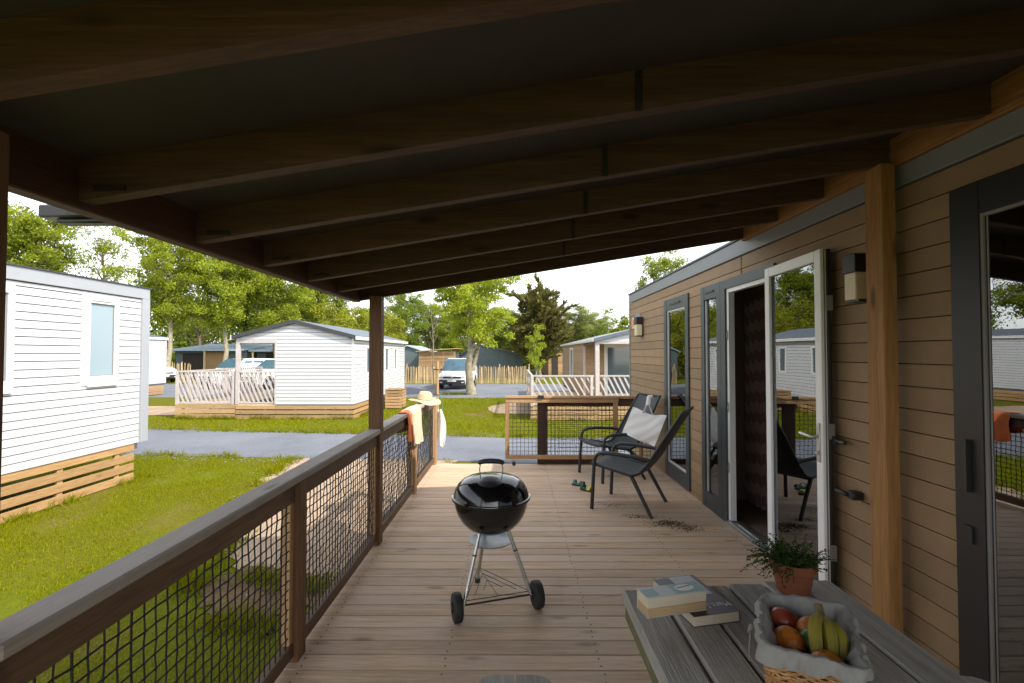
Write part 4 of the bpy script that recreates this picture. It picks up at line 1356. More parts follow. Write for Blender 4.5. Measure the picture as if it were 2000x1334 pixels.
# slatted box by its side wall
sb = thing('slatted_box', 'slatted larch box against the side of the gabled home', 'box', (-4.6, 19.1, GZ))
for i in range(6):
    z = GZ + 0.04 + i * 0.115
    bx('slat', M['slat_wood'], sb, -4.95, -4.32, 18.78, 18.80, z, z + 0.095, 0.002)
    bx('slat', M['slat_wood'], sb, -4.34, -4.318, 18.81, 19.6, z, z + 0.095, 0.002)
bx('lid', M['slat_wood'], sb, -4.97, -4.30, 18.76, 19.62, GZ + 0.735, GZ + 0.76, 0.003)
bx('post', M['fence_wood'], sb, -4.94, -4.88, 18.802, 18.86, GZ, GZ + 0.733, 0.003)
bx('post', M['fence_wood'], sb, -4.41, -4.345, 18.802, 18.86, GZ, GZ + 0.733, 0.003)
bx('post', M['fence_wood'], sb, -4.41, -4.345, 19.52, 19.59, GZ, GZ + 0.733, 0.003)
bx('box_core', M['dark_void'], sb, -4.88, -4.42, 18.87, 19.58, GZ, GZ + 0.72, 0.003)

# ------------------------------------------------------------------ small white home behind
sh = thing('small_white_home', 'small white mobile home with a low dark roof behind the long white one', 'mobile home', (-20.8, 20.5, GZ))
WS2 = Wall((-18.3, 15.5), (0, 1), (1, 0))
sh_holes = [(8.15, 8.75, 0.85, 2.0), (4.0, 4.8, 0.85, 2.0)]
lap_siding(WS2, 0.0, 9.95, -0.05, 2.2, 0.118, sh_holes, M['white_siding'], sh, t_top=0.014, t_bot=0.024, gap=0.013)
for h in sh_holes:
    window(WS2, *h, 0.09, M['white_frame'], M['pale_glass'], sh, glass_off=0.0)
mb = MB()
wall_core(WS2, mb, 0.0, 10.0, -0.15, 2.3, sh_holes, -0.08, -0.001)
mb.box(-23.4, -18.381, 25.42, 25.5, -0.15, 2.3)
mb.box(-23.4, -18.381, 15.5, 15.58, -0.15, 2.3)
mb.box(-23.4, -23.32, 15.58, 25.42, -0.15, 2.3)
mb.build('wall', M['backing'], sh, None, True)
bx('corner_trim', M['white_frame'], sh, -18.31, -18.26, 25.451, 25.54, -0.05, 2.2, 0.004)
bx('fascia', M['white_frame'], sh, -18.28, -18.2, 15.4, 25.6, 2.2, 2.34, 0.004)
mb = MB()
mb.add([(-23.5, 15.38, 2.3405), (-18.18, 15.38, 2.3405), (-18.18, 25.62, 2.3405), (-23.5, 25.62, 2.3405), (-20.8, 15.38, 2.75), (-20.8, 25.62, 2.75)], [(0, 3, 2, 1), (0, 1, 4), (3, 5, 2), (1, 2, 5, 4), (0, 4, 5, 3)])
mb.build('roof', M['slate_roof'], sh, None, True)
skirts(sh, WS2, 0.0, 9.9, -0.16, 3, 0.13, 0.03, M['skirt_y'])
for xx in (-19.0, -22.9):
    for yy in (16.2, 20.4, 24.6):
        bx('leg', M['steel'], sh, xx, xx + 0.2, yy, yy + 0.2, GZ, -0.151)

# ------------------------------------------------------------------ tan home with porch beyond the far railing
th = thing('porch_tan_home', 'tan mobile home with a white gabled porch beyond the far railing', 'mobile home', (4.5, 20.5, GZ))
Y0, Y1, X0, X1 = 15.6, 26.0, 2.65, 6.55
PYB = 18.3
EZ, RZ, XR = 1.93, 2.42, 4.6
FB = -0.15
WN = Wall((X0, PYB), (0, 1), (-1, 0))
lap_siding(WN, 0.0, Y1 - PYB, FB, EZ - 0.03, 0.12, [(3.2, 4.4, 0.4, 1.75)], M['tan'], th, t_bot=0.02)
WP = Wall((X0, PYB), (1, 0), (0, -1))
lap_siding(WP, 0.06, X1 - X0, FB, EZ - 0.03, 0.12, [(0.75, 2.15, -0.15, 1.85)], M['tan'], th, t_bot=0.02)
window(WN, 3.2, 4.4, 0.4, 1.75, 0.10, M['white_frame'], M['far_glass'], th, glass_off=0.0, proud=0.04)
window(WP, 0.75, 2.15, -0.14, 1.85, 0.13, M['white_frame'], M['far_glass'], th, glass_off=0.0, proud=0.04, name='patio_door')
mb = MB()
wall_core(WN, mb, 0.0, Y1 - PYB, FB - 0.1, EZ - 0.02, [(3.2, 4.4, 0.4, 1.75)], -0.08, -0.001)
wall_core(WP, mb, 0.081, X1 - X0, FB - 0.1, EZ - 0.02, [(0.75, 2.15, -0.15, 1.85)], -0.08, -0.001)
mb.box(X1 - 0.08, X1, PYB + 0.081, Y1, FB - 0.1, EZ - 0.02)
mb.box(X0 + 0.08, X1 - 0.08, Y1 - 0.08, Y1, FB - 0.1, EZ - 0.02)
mb.box(X0 + 0.08, X1 - 0.08, PYB + 0.081, Y1 - 0.08, FB - 0.1, FB - 0.02)
mb.build('wall', M['tan_line'], th, None, True)
def slope2(z):
    t = max(0.0, (z - EZ + 0.05) / (RZ - EZ))
    return (t * (XR - X0), (X1 - X0) - t * (X1 - XR))
lap_siding(Wall((X0, Y0), (1, 0), (0, -1)), 0.0, X1 - X0, EZ - 0.05, RZ - 0.07, 0.115, [], M['white_siding'], th, slope=slope2, t_bot=0.02)
for s in (-1, 1):
    xe = X0 - 0.08 if s < 0 else X1 + 0.08
    ze = EZ - 0.0
    mb = MB()
    mb.hexa([(xe, Y0 - 0.10, ze), (XR, Y0 - 0.10, RZ), (XR, Y1 + 0.1, RZ), (xe, Y1 + 0.1, ze), (xe, Y0 - 0.10, ze + 0.035), (XR, Y0 - 0.10, RZ + 0.035), (XR, Y1 + 0.1, RZ + 0.035), (xe, Y1 + 0.1, ze + 0.035)])
    mb.build('roof', M['trim_grey'], th, None, True)
    mb = MB()
    mb.hexa([(xe, Y0 - 0.135, ze - 0.06), (XR, Y0 - 0.135, RZ - 0.06), (XR, Y0 - 0.102, RZ - 0.06), (xe, Y0 - 0.102, ze - 0.06), (xe, Y0 - 0.135, ze + 0.05), (XR, Y0 - 0.135, RZ + 0.05), (XR, Y0 - 0.102, RZ + 0.05), (xe, Y0 - 0.102, ze + 0.05)])
    mb.build('verge', M['slate_roof'], th, None, True)
bx('gutter', M['white_frame'], th, X0 - 0.14, X0 - 0.081, Y0 - 0.1, Y1 + 0.1, EZ - 0.06, EZ + 0.02, 0.01)
bx('corner_trim', M['trim_grey'], th, X0 - 0.03, X0 + 0.04, Y1 + 0.001, Y1 + 0.03, FB, EZ - 0.04)
bx('corner_trim', M['pinkish_wood'], th, X0 - 0.035, X0 + 0.055, PYB - 0.03, PYB - 0.001, FB, EZ - 0.04)
bx('porch_post', M['pinkish_wood'], th, X0 - 0.03, X0 + 0.10, Y0 - 0.03, Y0 + 0.09, FB - 0.04, EZ - 0.131, 0.004)
bx('porch_post', M['pinkish_wood'], th, X1 - 0.10, X1, Y0 - 0.03, Y0 + 0.09, FB - 0.04, EZ - 0.131, 0.004)
bx('porch_beam', M['pinkish_wood'], th, X0 - 0.03, X1, Y0 - 0.03, Y0 + 0.06, EZ - 0.13, EZ - 0.055, 0.004)
bx('porch_beam', M['rail_y'], th, X0 - 0.03, X0 + 0.05, Y0 + 0.061, PYB - 0.032, EZ - 0.15, EZ - 0.02, 0.004)
bx('porch_floor', M['deck'], th, 0.55, X1, Y0 + 0.03, PYB - 0.001, FB - 0.06, FB - 0.001)
bx('porch_floor', M['deck'], th, 0.55, X0 - 0.04, PYB - 0.001, 21.0, FB - 0.06, FB - 0.001)
WQ = Wall((0.55, Y0 + 0.02), (1, 0), (0, -1))
skirts(th, WQ, 0.0, 6.0, FB - 0.02, 3, 0.135, 0.028, M['skirt_x'], (2.1, 3.4))
for x in (0.7, 1.6, 2.6, 3.6, 4.6, 5.6):
    bx('skirt_batten', M['skirt_x'], th, x, x + 0.08, Y0 + 0.021, Y0 + 0.06, GZ, FB - 0.061, 0.002)
pr2 = thing('porch_railing', 'pale slanted lath railing in front of the tan porch home', 'railing', (1.6, Y0, FB))
slat_rail(pr2, Wall((0.6, Y0), (1, 0), (0, -1)), 0.04, 1.97, FB, 0.80, M['pinkish_wood'], step=0.20, lean=0.5, posts=(0.0, 1.9))
slat_rail(pr2, Wall((X0 + 0.12, Y0 + 0.02), (1, 0), (0, -1)), 0.0, 3.6, FB, 0.80, M['pinkish_wood'], step=0.17, lean=0.42)
slat_rail(pr2, Wall((0.6, Y0 + 0.06), (0, 1), (-1, 0)), 0.04, 5.2, FB, 0.80, M['pinkish_wood'], step=0.17, lean=0.42, posts=(2.6, 5.2))

# ------------------------------------------------------------------ kettle barbecue
bq = thing('kettle_barbecue', 'black kettle barbecue on silver legs with two wheels standing on the deck', 'barbecue', (-0.135, 2.95, 0))
ZR = 0.640                      # rim
MB().lathe([(0.0, 0.435), (0.05, 0.437), (0.10, 0.447), (0.15, 0.475), (0.188, 0.515), (0.212, 0.56), (0.224, 0.60), (0.229, 0.632), (0.238, 0.634), (0.240, 0.640), (0.236, 0.644), (0.226, 0.643), (0.222, 0.60)], 56).build('bowl', M['enamel'], bq, 50)
lid = MB().lathe([(0.243, 0.640), (0.246, 0.646), (0.243, 0.654), (0.234, 0.657), (0.231, 0.668), (0.222, 0.698), (0.204, 0.727), (0.178, 0.750), (0.14, 0.767), (0.09, 0.778), (0.04, 0.782), (0.0, 0.783)], 56).build('lid', M['enamel'], bq, 50)
mb = MB()
mb.lathe([(0.0, 0.806), (0.03, 0.805), (0.06, 0.795), (0.072, 0.786), (0.070, 0.782), (0.0, 0.782)], 32, (0, -0.03, 0.0), Matrix.Rotation(R(9), 4, 'X'))
mb.build('heat_shield', M['black_plastic'], lid, 50)
mb = MB()
for s in (-1, 1):
    mb.tube([(s * 0.068, 0, 0.778), (s * 0.072, 0, 0.815), (s * 0.064, 0, 0.858)], 0.0035, 8)
mb.build('handle_wire', M['alu'], lid, 50)
mb = MB()
mb.tube([(-0.078, 0, 0.846), (-0.07, 0, 0.856), (-0.04, 0, 0.862), (0.0, 0, 0.864), (0.04, 0, 0.862), (0.07, 0, 0.856), (0.078, 0, 0.846)], [0.010, 0.014, 0.0155, 0.016, 0.0155, 0.014, 0.010], 12)
mb.build('handle', M['black_plastic'], lid, 60)
mb = MB()
mb.box(-0.028, 0.028, -0.2445, -0.2415, 0.672, 0.676, 0.001)
mb.build('badge', M['alu'], lid)
feet = {'left': Vector((-0.150, -0.188, 0.085)), 'right': Vector((0.246, -0.058, 0.085)), 'back': Vector((-0.105, 0.29, 0.0))}
for nm, ft in feet.items():
    d = Vector((ft.x, ft.y, 0)).normalized()
    topp = Vector((d.x * 0.105, d.y * 0.105, 0.462))
    f2 = ft.copy()
    if nm == 'back':
        f2.z = 0.02
    lg = MB().tube([topp, topp.lerp(f2, 0.5), f2], 0.0115, 12).build('leg', M['alu'], bq, 60)
    c = topp.lerp(f2, 0.33)
    MB().tube([c - (topp - f2).normalized() * 0.004, c + (topp - f2).normalized() * 0.004], 0.0135, 12).build('collar', M['dark_steel'], lg, 60)
    if nm == 'back':
        MB().lathe([(0.0, 0.0), (0.018, 0.0), (0.019, 0.006), (0.014, 0.03), (0.0, 0.031)], 14, (ft.x, ft.y, 0)).build('foot_cap', M['rubber'], lg, 50)
ax = (feet['right'] - feet['left']).normalized()
MB().tube([feet['left'] - ax * 0.05, feet['right'] + ax * 0.05], 0.0055, 10).build('axle', M['dark_steel'], bq, 60)
mat_ax = ax.to_track_quat('Z', 'Y').to_matrix().to_4x4()
for nm, s in (('left', -1), ('right', 1)):
    c = feet[nm] + ax * s * 0.038
    c = Vector((c.x, c.y, 0.080))
    wv = MB().lathe([(0.030, -0.026), (0.066, -0.026), (0.076, -0.022), (0.080, -0.012), (0.080, 0.012), (0.076, 0.022), (0.066, 0.026), (0.030, 0.026)], 36, c, mat_ax).build('wheel', M['rubber'], bq, 40)
    mb = MB()
    mb.lathe([(0.0, -0.030), (0.012, -0.030), (0.0125, -0.020), (0.050, -0.018), (0.051, 0.018), (0.0125, 0.020), (0.012, 0.030), (0.0, 0.030)], 20, c, mat_ax)
    mb.build('hub', M['black_plastic'], wv, 40)
pan = MB().lathe([(0.0, 0.372), (0.09, 0.373), (0.118, 0.379), (0.134, 0.389), (0.138, 0.390), (0.138, 0.387), (0.12, 0.375), (0.09, 0.369), (0.0, 0.368)], 44).build('ash_pan', M['ash_pan'], bq, 50)
# wire shelf near the floor
mb = MB()
k = 0.26
A, B, C = [topq for topq in (feet['left'] + Vector((0.01, 0.01, 0.02)), feet['right'] + Vector((-0.01, 0, 0.02)), Vector((-0.098, 0.27, 0.105)))]
mb.tube([A, C], 0.0022, 6)
mb.tube([C, B], 0.0022, 6)
mb.tube([A, B], 0.0022, 6)
cen = (A + B + C) / 3
for s in (0.35, 0.7):
    a, b, c = A.lerp(cen, s), B.lerp(cen, s), C.lerp(cen, s)
    for p, q in ((a, c), (c, b)):
        mb.tube([p, q], 0.0018, 6)
mb.tube([C, (A + B) / 2], 0.0018, 6)
mb.build('wire_rack', M['dark_steel'], bq, 60)
bq.scale = (0.97, 0.97, 0.985)

# ------------------------------------------------------------------ lounge chairs
def lounge_chair(label, loc, rotz):
    o = thing('lounge_chair', label, 'chair', loc, 'charcoal lounge chairs on the deck', rotz)
    prof_seat = [(0.30, 0.415), (0.315, 0.435), (0.30, 0.447), (0.24, 0.438), (0.14, 0.408), (0.02, 0.378), (-0.08, 0.362), (-0.14, 0.366)]
    prof_back = [(-0.145, 0.369), (-0.19, 0.40), (-0.25, 0.475), (-0.33, 0.60), (-0.41, 0.735), (-0.485, 0.86), (-0.53, 0.935), (-0.555, 0.975), (-0.575, 0.985)]
    def sheet_of(prof, hw0, hw1, sag):
        n = len(prof) - 1
        def fn(u, v):
            i = min(int(u * n), n - 1)
            t = u * n - i
            yy = prof[i][0] * (1 - t) + prof[i + 1][0] * t
            z = prof[i][1] * (1 - t) + prof[i + 1][1] * t
            hw = hw0 + (hw1 - hw0) * u
            s = 2 * v - 1
            return (s * hw, yy, z - sag * (1 - s * s))
        return fn
    MB().grid(28, 6, sheet_of(prof_seat, 0.258, 0.255, 0.02), 0.010).build('seat', M['sling'], o, 50)
    MB().grid(32, 6, sheet_of(prof_back, 0.255, 0.215, 0.018), 0.010).build('backrest', M['sling'], o, 50)
    for s in (-1, 1):
        pts = [(s * 0.285, 0.285, 0.0), (s * 0.28, 0.272, 0.25), (s * 0.277, 0.262, 0.43), (s * 0.277, 0.252, 0.492), (s * 0.278, 0.225, 0.527), (s * 0.28, 0.17, 0.545),
               (s * 0.282, 0.05, 0.548), (s * 0.28, -0.08, 0.54), (s * 0.272, -0.18, 0.532), (s * 0.262, -0.25, 0.52), (s * 0.256, -0.275, 0.505)]
        MB().tube(pts, [0.019, 0.0175, 0.017, 0.017, 0.018, 0.019, 0.0195, 0.019, 0.018, 0.016, 0.015], 10).build('armrest', M['chair'], o, 60)
        MB().tube([(s * 0.262, -0.095, 0.352), (s * 0.263, -0.11, 0.330), (s * 0.270, -0.17, 0.22), (s * 0.285, -0.29, 0.0)], [0.016, 0.019, 0.018, 0.016], 10).build('leg', M['chair'], o, 60)
        MB().tube([(s * 0.262, 0.29, 0.43), (s * 0.262, 0.14, 0.40), (s * 0.26, -0.08, 0.358), (s * 0.258, -0.17, 0.385), (s * 0.256, -0.25, 0.48), (s * 0.245, -0.41, 0.74), (s * 0.222, -0.55, 0.965)], 0.014, 8).build('side_rail', M['chair'], o, 60)
    MB().tube([(-0.265, -0.10, 0.345), (0.265, -0.10, 0.345)], 0.013, 8).build('stretcher', M['chair'], o, 60)
    MB().tube([(-0.222, -0.562, 0.972), (0.222, -0.562, 0.972)], 0.013, 8).build('top_bar', M['chair'], o, 60)
    return o
# forward = local +y ; chair one faces (-0.866, 0.5)
ch1 = lounge_chair('charcoal reclining lounge chair with an empty seat near the wall', (1.145, 4.845, 0.0008), math.atan2(0.866, 0.5))
ch2 = lounge_chair('charcoal reclining lounge chair with a white tote bag over its back', (1.195, 6.0, 0.0008), math.atan2(0.94, -0.34))
# white tote bag hung over the back of the far chair
tb = thing('tote_bag', 'white canvas tote bag hanging by its straps from the lounge chair back', 'bag', (1.66, 5.95, 0.5))
def bag_fn(off):
    def fn(u, v):
        tl, tr, bl, br = (1.43, 5.84, 0.848), (1.76, 5.62, 0.775), (1.285, 5.80, 0.535), (1.585, 5.52, 0.43)
        p = [(tl[i] * (1 - u) + tr[i] * u) * (1 - v) + (bl[i] * (1 - u) + br[i] * u) * v for i in range(3)]
        full = math.sin(math.pi * u) * math.sin(math.pi * (0.12 + 0.8 * v))
        fold = 0.013 * math.sin(4.0 * u - 2.2 * v + 0.6) + 0.010 * math.sin(6.5 * u * (0.2 + v) + 1.5 * v) * v + 0.0035 * math.sin(17 * u + 13 * v)
        p[1] += off * (0.010 + 0.035 * full) + fold
        p[0] += 0.35 * (off * (0.02 * full) + fold)
        p[2] += 0.045 * math.sin(math.pi * u) * (v - 0.35) + 0.012 * math.sin(7 * u + 1)
        return tuple(p)
    return fn
mb = MB()
mb.grid(28, 24, bag_fn(-1.0), 0.003)
mb.grid(28, 24, bag_fn(1.0), 0.003)
mb.build('bag_body', M['cloth_white'], tb, 70, True)
mb = MB()
def strap(p):
    pts = [Vector(q) for q in p]
    for a, b in zip(pts[:-1], pts[1:]):
        mb.bar(a, b, 0.028, 0.004)
strap([(1.52, 5.73, 0.80), (1.545, 5.66, 0.90), (1.57, 5.70, 0.985), (1.60, 5.76, 1.005), (1.63, 5.80, 0.985)])
strap([(1.62, 5.68, 0.78), (1.575, 5.68, 0.90), (1.60, 5.73, 0.99), (1.64, 5.79, 1.003), (1.66, 5.83, 0.96)])
mb.build('strap', M['cloth_white'], tb, None, True)

# ------------------------------------------------------------------ sandals on the boards
def sandal(label, loc, rz, m1, m2):
    o = thing('sandal', label, 'sandal', loc, 'small sandals on the deck', rz)
    out = []
    for i in range(20):
        a = 2 * math.pi * i / 20
        wv = 0.036 * (1 + 0.22 * math.sin(a))
        out.append((wv * math.cos(a), 0.088 * math.sin(a)))
    mb = MB()
    mb.prism(out, 0.0, 0.012)
    mb.build('sole', M['rubber'], o)
    MB().prism([(x * 0.97, yy * 0.97) for x, yy in out], 0.0122, 0.02).build('footbed', m1, o)
    def band(y0, y1, h):
        return lambda u, v: (-0.040 * math.cos(math.pi * u) * (1 + 0.1 * v), y0 + (y1 - y0) * v, 0.016 + h * math.sin(math.pi * u))
    MB().grid(12, 3, band(0.018, 0.062, 0.036), 0.004).build('strap', m2, o, 60)
    MB().grid(12, 3, band(-0.058, -0.035, 0.046), 0.004).build('heel_strap', m1, o, 60)
    return o
sandal('small green sandal with bright yellow strap beside the chair leg', (0.80, 5.36, 0.001), R(-130), M['sandal_green'], M['sandal_yellow'])
sandal('small teal and green sandal lying just behind the yellow strapped one', (0.74, 5.56, 0.001), R(-118), M['sandal_teal'], M['sandal_green'])

# ------------------------------------------------------------------ picnic table
pt = thing('picnic_table', 'weathered grey picnic table with attached plank bench in the near corner', 'table', (0.705, 0.6, 0))
TZ = 0.74
for i in range(6):
    x0 = 0.348 + i * 0.12
    far = 1.592 + 0.013 * i + (0.008 if i in (1, 4) else 0.0)
    bx('tabletop_board', M['grey_wood'], pt, x0, x0 + 0.114, -0.35, far, TZ - 0.038, TZ + rnd.uniform(-0.0012, 0.0), 0.007 if i else 0.010)
for sgn in (-1, 1):
    for j in range(2):
        xc = 0.705 + sgn * (0.70 + (j - 0.5) * 0.122)
        xa = xc - 0.0575
        poly = [(xa, -0.35), (xa + 0.115, -0.35)]
        outer = (sgn < 0 and j == 1) or (sgn > 0 and j == 0)
        for t in range(6):
            a = math.pi / 2 * t / 5
            if (sgn < 0) == (j == 0):
                pass
        left_side = xc < (0.705 + sgn * 0.70)
        far = 1.615
        rr = 0.055
        pts = [(xa, -0.35), (xa + 0.115, -0.35)]
        if left_side:
            pts += [(xa + 0.115, far), (xa + rr, far)] + [(xa + rr - rr * math.sin(a), far - rr + rr * math.cos(a)) for a in (0.4, 0.8, 1.2, 1.57)]
        else:
            pts += [(xa + 0.115, far - rr)] + [(xa + 0.115 - rr + rr * math.cos(a), far - rr + rr * math.sin(a)) for a in (0.4, 0.8, 1.2, 1.57)] + [(xa, far)]
        MB().prism(pts, 0.412, 0.45).build('bench_board', M['grey_wood'], pt, None, True)
for yy in (0.1, 1.22):
    mb = MB()
    for s in (-1, 1):
        mb.bar((0.705 + s * 0.23, yy, 0.70), (0.705 + s * 0.62, yy, 0.0), 0.04, 0.09, (0, 1, 0))
    for s in (-1, 1):
        q = MB().bar((0.705 + s * 0.20, yy - 0.0, 0.70), (0.705 + s * 0.60, yy, 0.002), 0.09, 0.04, (0, 1, 0))
        q.build('leg', M['grey_wood'], pt, None, True)
    bx('bench_support', M['grey_wood'], pt, -0.11, 1.52, yy + 0.045, yy + 0.085, 0.32, 0.411)
    bx('top_support', M['grey_wood'], pt, 0.40, 1.01, yy + 0.045, yy + 0.085, 0.62, 0.701)
bx('side_apron', M['moss_wood'], pt, 0.353, 0.372, -0.3, 1.56, 0.66, 0.7015, 0.004)

# ------------------------------------------------------------------ books
bkB = thing('book', 'plum covered paperback lying flat under the thick one', 'book', (0.545, 1.495, TZ + 0.0005), 'paperbacks on the picnic table', R(12.5))
def book_parts(o, w_, l_, h_, pages, cover, spine_left=True):
    MB().box(-w_ / 2 + 0.002, w_ / 2 - 0.001, -l_ / 2 + 0.0015, l_ / 2 - 0.0015, 0.0012, h_ - 0.0012, 0.001).build('page_block', pages, o)
    mb = MB()
    mb.box(-w_ / 2, w_ / 2, -l_ / 2, l_ / 2, h_ - 0.0011, h_, 0.0)
    mb.box(-w_ / 2, w_ / 2, -l_ / 2, l_ / 2, 0.0, 0.0011, 0.0)
    mb.box(w_ / 2 - 0.0009, w_ / 2, -l_ / 2, l_ / 2, 0.0011, h_ - 0.0011, 0.0)
    mb.build('cover', cover, o)
book_parts(bkB, 0.145, 0.232, 0.030, M['paper'], M['cover_purple'])
MB().box(-0.068, 0.058, -0.01, 0.112, 0.0301, 0.0306).build('photo_print', M['cover_pale'], bkB)
MB().box(-0.068, -0.02, 0.03, 0.108, 0.0307, 0.0311).build('dark_print', M['cover_dark'], bkB)
MB().box(-0.070, -0.020, -0.114, -0.035, 0.0301, 0.0306).build('dark_print', M['cover_dark'], bkB)
def lettering(txt, size, parent, loc, rotz, mat, squash=1.0):
    fc = bpy.data.curves.new('lettering', 'FONT')
    fc.body = txt
    fc.size = size
    fc.align_x = 'CENTER'
    fc.extrude = 0.0002
    fc.materials.append(mat)
    tmp = bpy.data.objects.new('lettering_curve', fc)
    col.objects.link(tmp)
    dg = bpy.context.evaluated_depsgraph_get()
    me = bpy.data.meshes.new_from_object(tmp.evaluated_get(dg))
    bpy.data.objects.remove(tmp)
    o = bpy.data.objects.new('lettering', me)
    col.objects.link(o)
    o.parent = parent
    o.location = loc
    o.rotation_euler = (0, 0, rotz)
    o.scale = (squash, 1, 1)
    return o
lettering('Marc Levy', 0.034, bkB, (0.012, -0.062, 0.0309), math.pi, M['ink_white'], 0.85)
bkA = thing('book', 'thick paperback with teal and white cover resting on the plum one', 'book', (0.452, 1.405, TZ + 0.0325), 'paperbacks on the picnic table', R(14))
MB().box(-0.092, 0.092, -0.028, 0.028, 0.0, 0.024, 0.001).build('page_block', M['paper_tan'], bkA)
MB().box(-0.092, 0.092, -0.0275, 0.028, 0.0242, 0.052, 0.001).build('page_block', M['paper'], bkA)
mb = MB()
mb.box(-0.094, 0.094, -0.030, 0.030, 0.0522, 0.0535)
mb.box(-0.094, 0.094, 0.0285, 0.030, 0.0, 0.0521)
mb.box(-0.094, 0.094, -0.0285, 0.0284, -0.0012, -0.0001)
mb.build('cover', M['cover_pale'], bkA)
MB().box(0.0, 0.092, -0.024, 0.029, 0.0536, 0.0540).build('teal_print', M['cover_teal'], bkA)
MB().lathe([(0, 0.0007), (1, 0.0007)], 24, (0.040, 0.003, 0.0536), None, 0.03, 0.018).build('white_oval', M['ink_white'], bkA)
MB().bar((0.018, 0.004, 0.0546), (0.064, 0.012, 0.0546), 0.003, 0.0004).build('red_line', M['ink_red'], bkA)
MB().box(-0.092, -0.05, -0.02, 0.02, 0.0536, 0.0539).build('teal_print', M['cover_teal'], bkA)

# ------------------------------------------------------------------ fruit basket
BA = R(-27)
bk = thing('fruit_basket', 'wicker fruit basket with a white linen liner on the table', 'basket', (0.666, 1.120, TZ + 0.0005), None, BA)
def rrect(w_, l_, rad, n=5):
    out = []
    for cx, cyy, a0 in ((w_ - rad, l_ - rad, 0), (-w_ + rad, l_ - rad, 90), (-w_ + rad, -l_ + rad, 180), (w_ - rad, -l_ + rad, 270)):
        for i in range(n):
            a = R(a0 + 90 * i / (n - 1))
            out.append((cx + rad * math.cos(a), cyy + rad * math.sin(a)))
    return out
BW, BL, BH = 0.090, 0.130, 0.136
def basket_ring(t, grow=0.0):
    k = 0.84 + 0.16 * t
    return rrect(BW * k + grow, BL * k + grow, 0.022 + grow)
dense = []
wick = MB()
rows = 20
for r_ in range(rows):
    t = (r_ + 0.5) / rows
    ring = basket_ring(t)
    pts = []
    n = len(ring)
    sub = []
    for i in range(n):
        a, b = Vector(ring[i]), Vector(ring[(i + 1) % n])
        m = max(1, int((b - a).length / 0.007))
        for j in range(m):
            sub.append(a.lerp(b, j / m))
    for i, q in enumerate(sub):
        d = q.normalized()
        wv = 0.0042 * math.sin(i * math.pi / 2.0 + (math.pi if r_ % 2 else 0))
        pts.append((q.x + d.x * wv, q.y + d.y * wv, BH * 0.93 * t + 0.0012 * math.sin(i * 0.9 + r_ * 2)))
    wick.tube(pts, 0.0033, 5, False, True)
wick.build('weave', M['wicker'], bk, 60)
mb = MB()
ring0, ring1 = basket_ring(0.0), basket_ring(0.95)
for i in range(0, len(ring0), 1):
    mb.tube([(*ring0[i], 0.0), (*ring1[i], BH * 0.93)], 0.0028, 5)
mb.prism(basket_ring(0.0, -0.004), 0.002, 0.008)
mb.build('stakes', M['wicker'], bk, 60)
LR = []
_r = rrect(BW, BL, 0.022, 6)
for i in range(len(_r)):
    a, b = Vector(_r[i]), Vector(_r[(i + 1) % len(_r)])
    m = max(1, int((b - a).length / 0.002))
    LR += [a.lerp(b, j / m) for j in range(m)]
def liner_pt(u, v):
    f = (u % 1.0) * len(LR)
    i = int(f) % len(LR)
    q = LR[i].lerp(LR[(i + 1) % len(LR)], f - int(f))
    tq = (LR[(i + 6) % len(LR)] - LR[i - 6]).normalized()
    d = Vector((tq.y, -tq.x))
    U = 2 * math.pi * u
    wob = 0.0024 * math.sin(7 * U + 3 * v) + 0.0024 * math.sin(17 * U + 1 - 4 * v) + 0.0016 * math.sin(31 * U + 9 * v) + 0.0010 * math.sin(53 * U - 5 * v)
    prof = [(-0.042, 0.045), (-0.034, 0.075), (-0.025, 0.11), (-0.013, 0.130), (-0.003, 0.145), (0.006, 0.145), (0.010, 0.136), (0.012, 0.124), (0.011, 0.112)]
    k = v * (len(prof) - 1)
    j = min(int(k), len(prof) - 2)
    s = k - j
    off = prof[j][0] * (1 - s) + prof[j + 1][0] * s
    z = prof[j][1] * (1 - s) + prof[j + 1][1] * s
    edge = v ** 3
    z += (0.007 * math.sin(3 * U + 0.5) + 0.004 * math.sin(11 * U)) * edge + 0.004 * math.sin(2 * U + 1)
    w2 = off + wob * (0.2 + 1.3 * v)
    return (q.x + d.x * w2, q.y + d.y * w2, z)
lm = MB().grid(200, 24, lambda u, v: liner_pt(u, v), -0.0015)
ln_ = lm.build('liner', M['liner'], bk, 70)
MB().prism(rrect(BW - 0.040, BL - 0.040, 0.02), 0.012, 0.046).build('liner_floor', M['liner'], bk)
mb = MB()
mb.tube([(-0.112, 0.018, 0.105), (-0.119, 0.010, 0.095), (-0.121, 0.022, 0.085), (-0.117, 0.03, 0.10), (-0.112, 0.018, 0.105)], 0.003, 6)
mb.tube([(-0.117, 0.02, 0.09), (-0.12, 0.016, 0.05), (-0.119, 0.02, 0.02)], 0.002, 6)
mb.build('ribbon_tie', M['liner'], bk, 60)
Rb = Matrix.Rotation(BA, 4, 'Z')
def in_basket(x, yy, z):
    q = Rb @ Vector((x, yy, 0))
    return (0.666 + q.x, 1.120 + q.y, TZ + z)
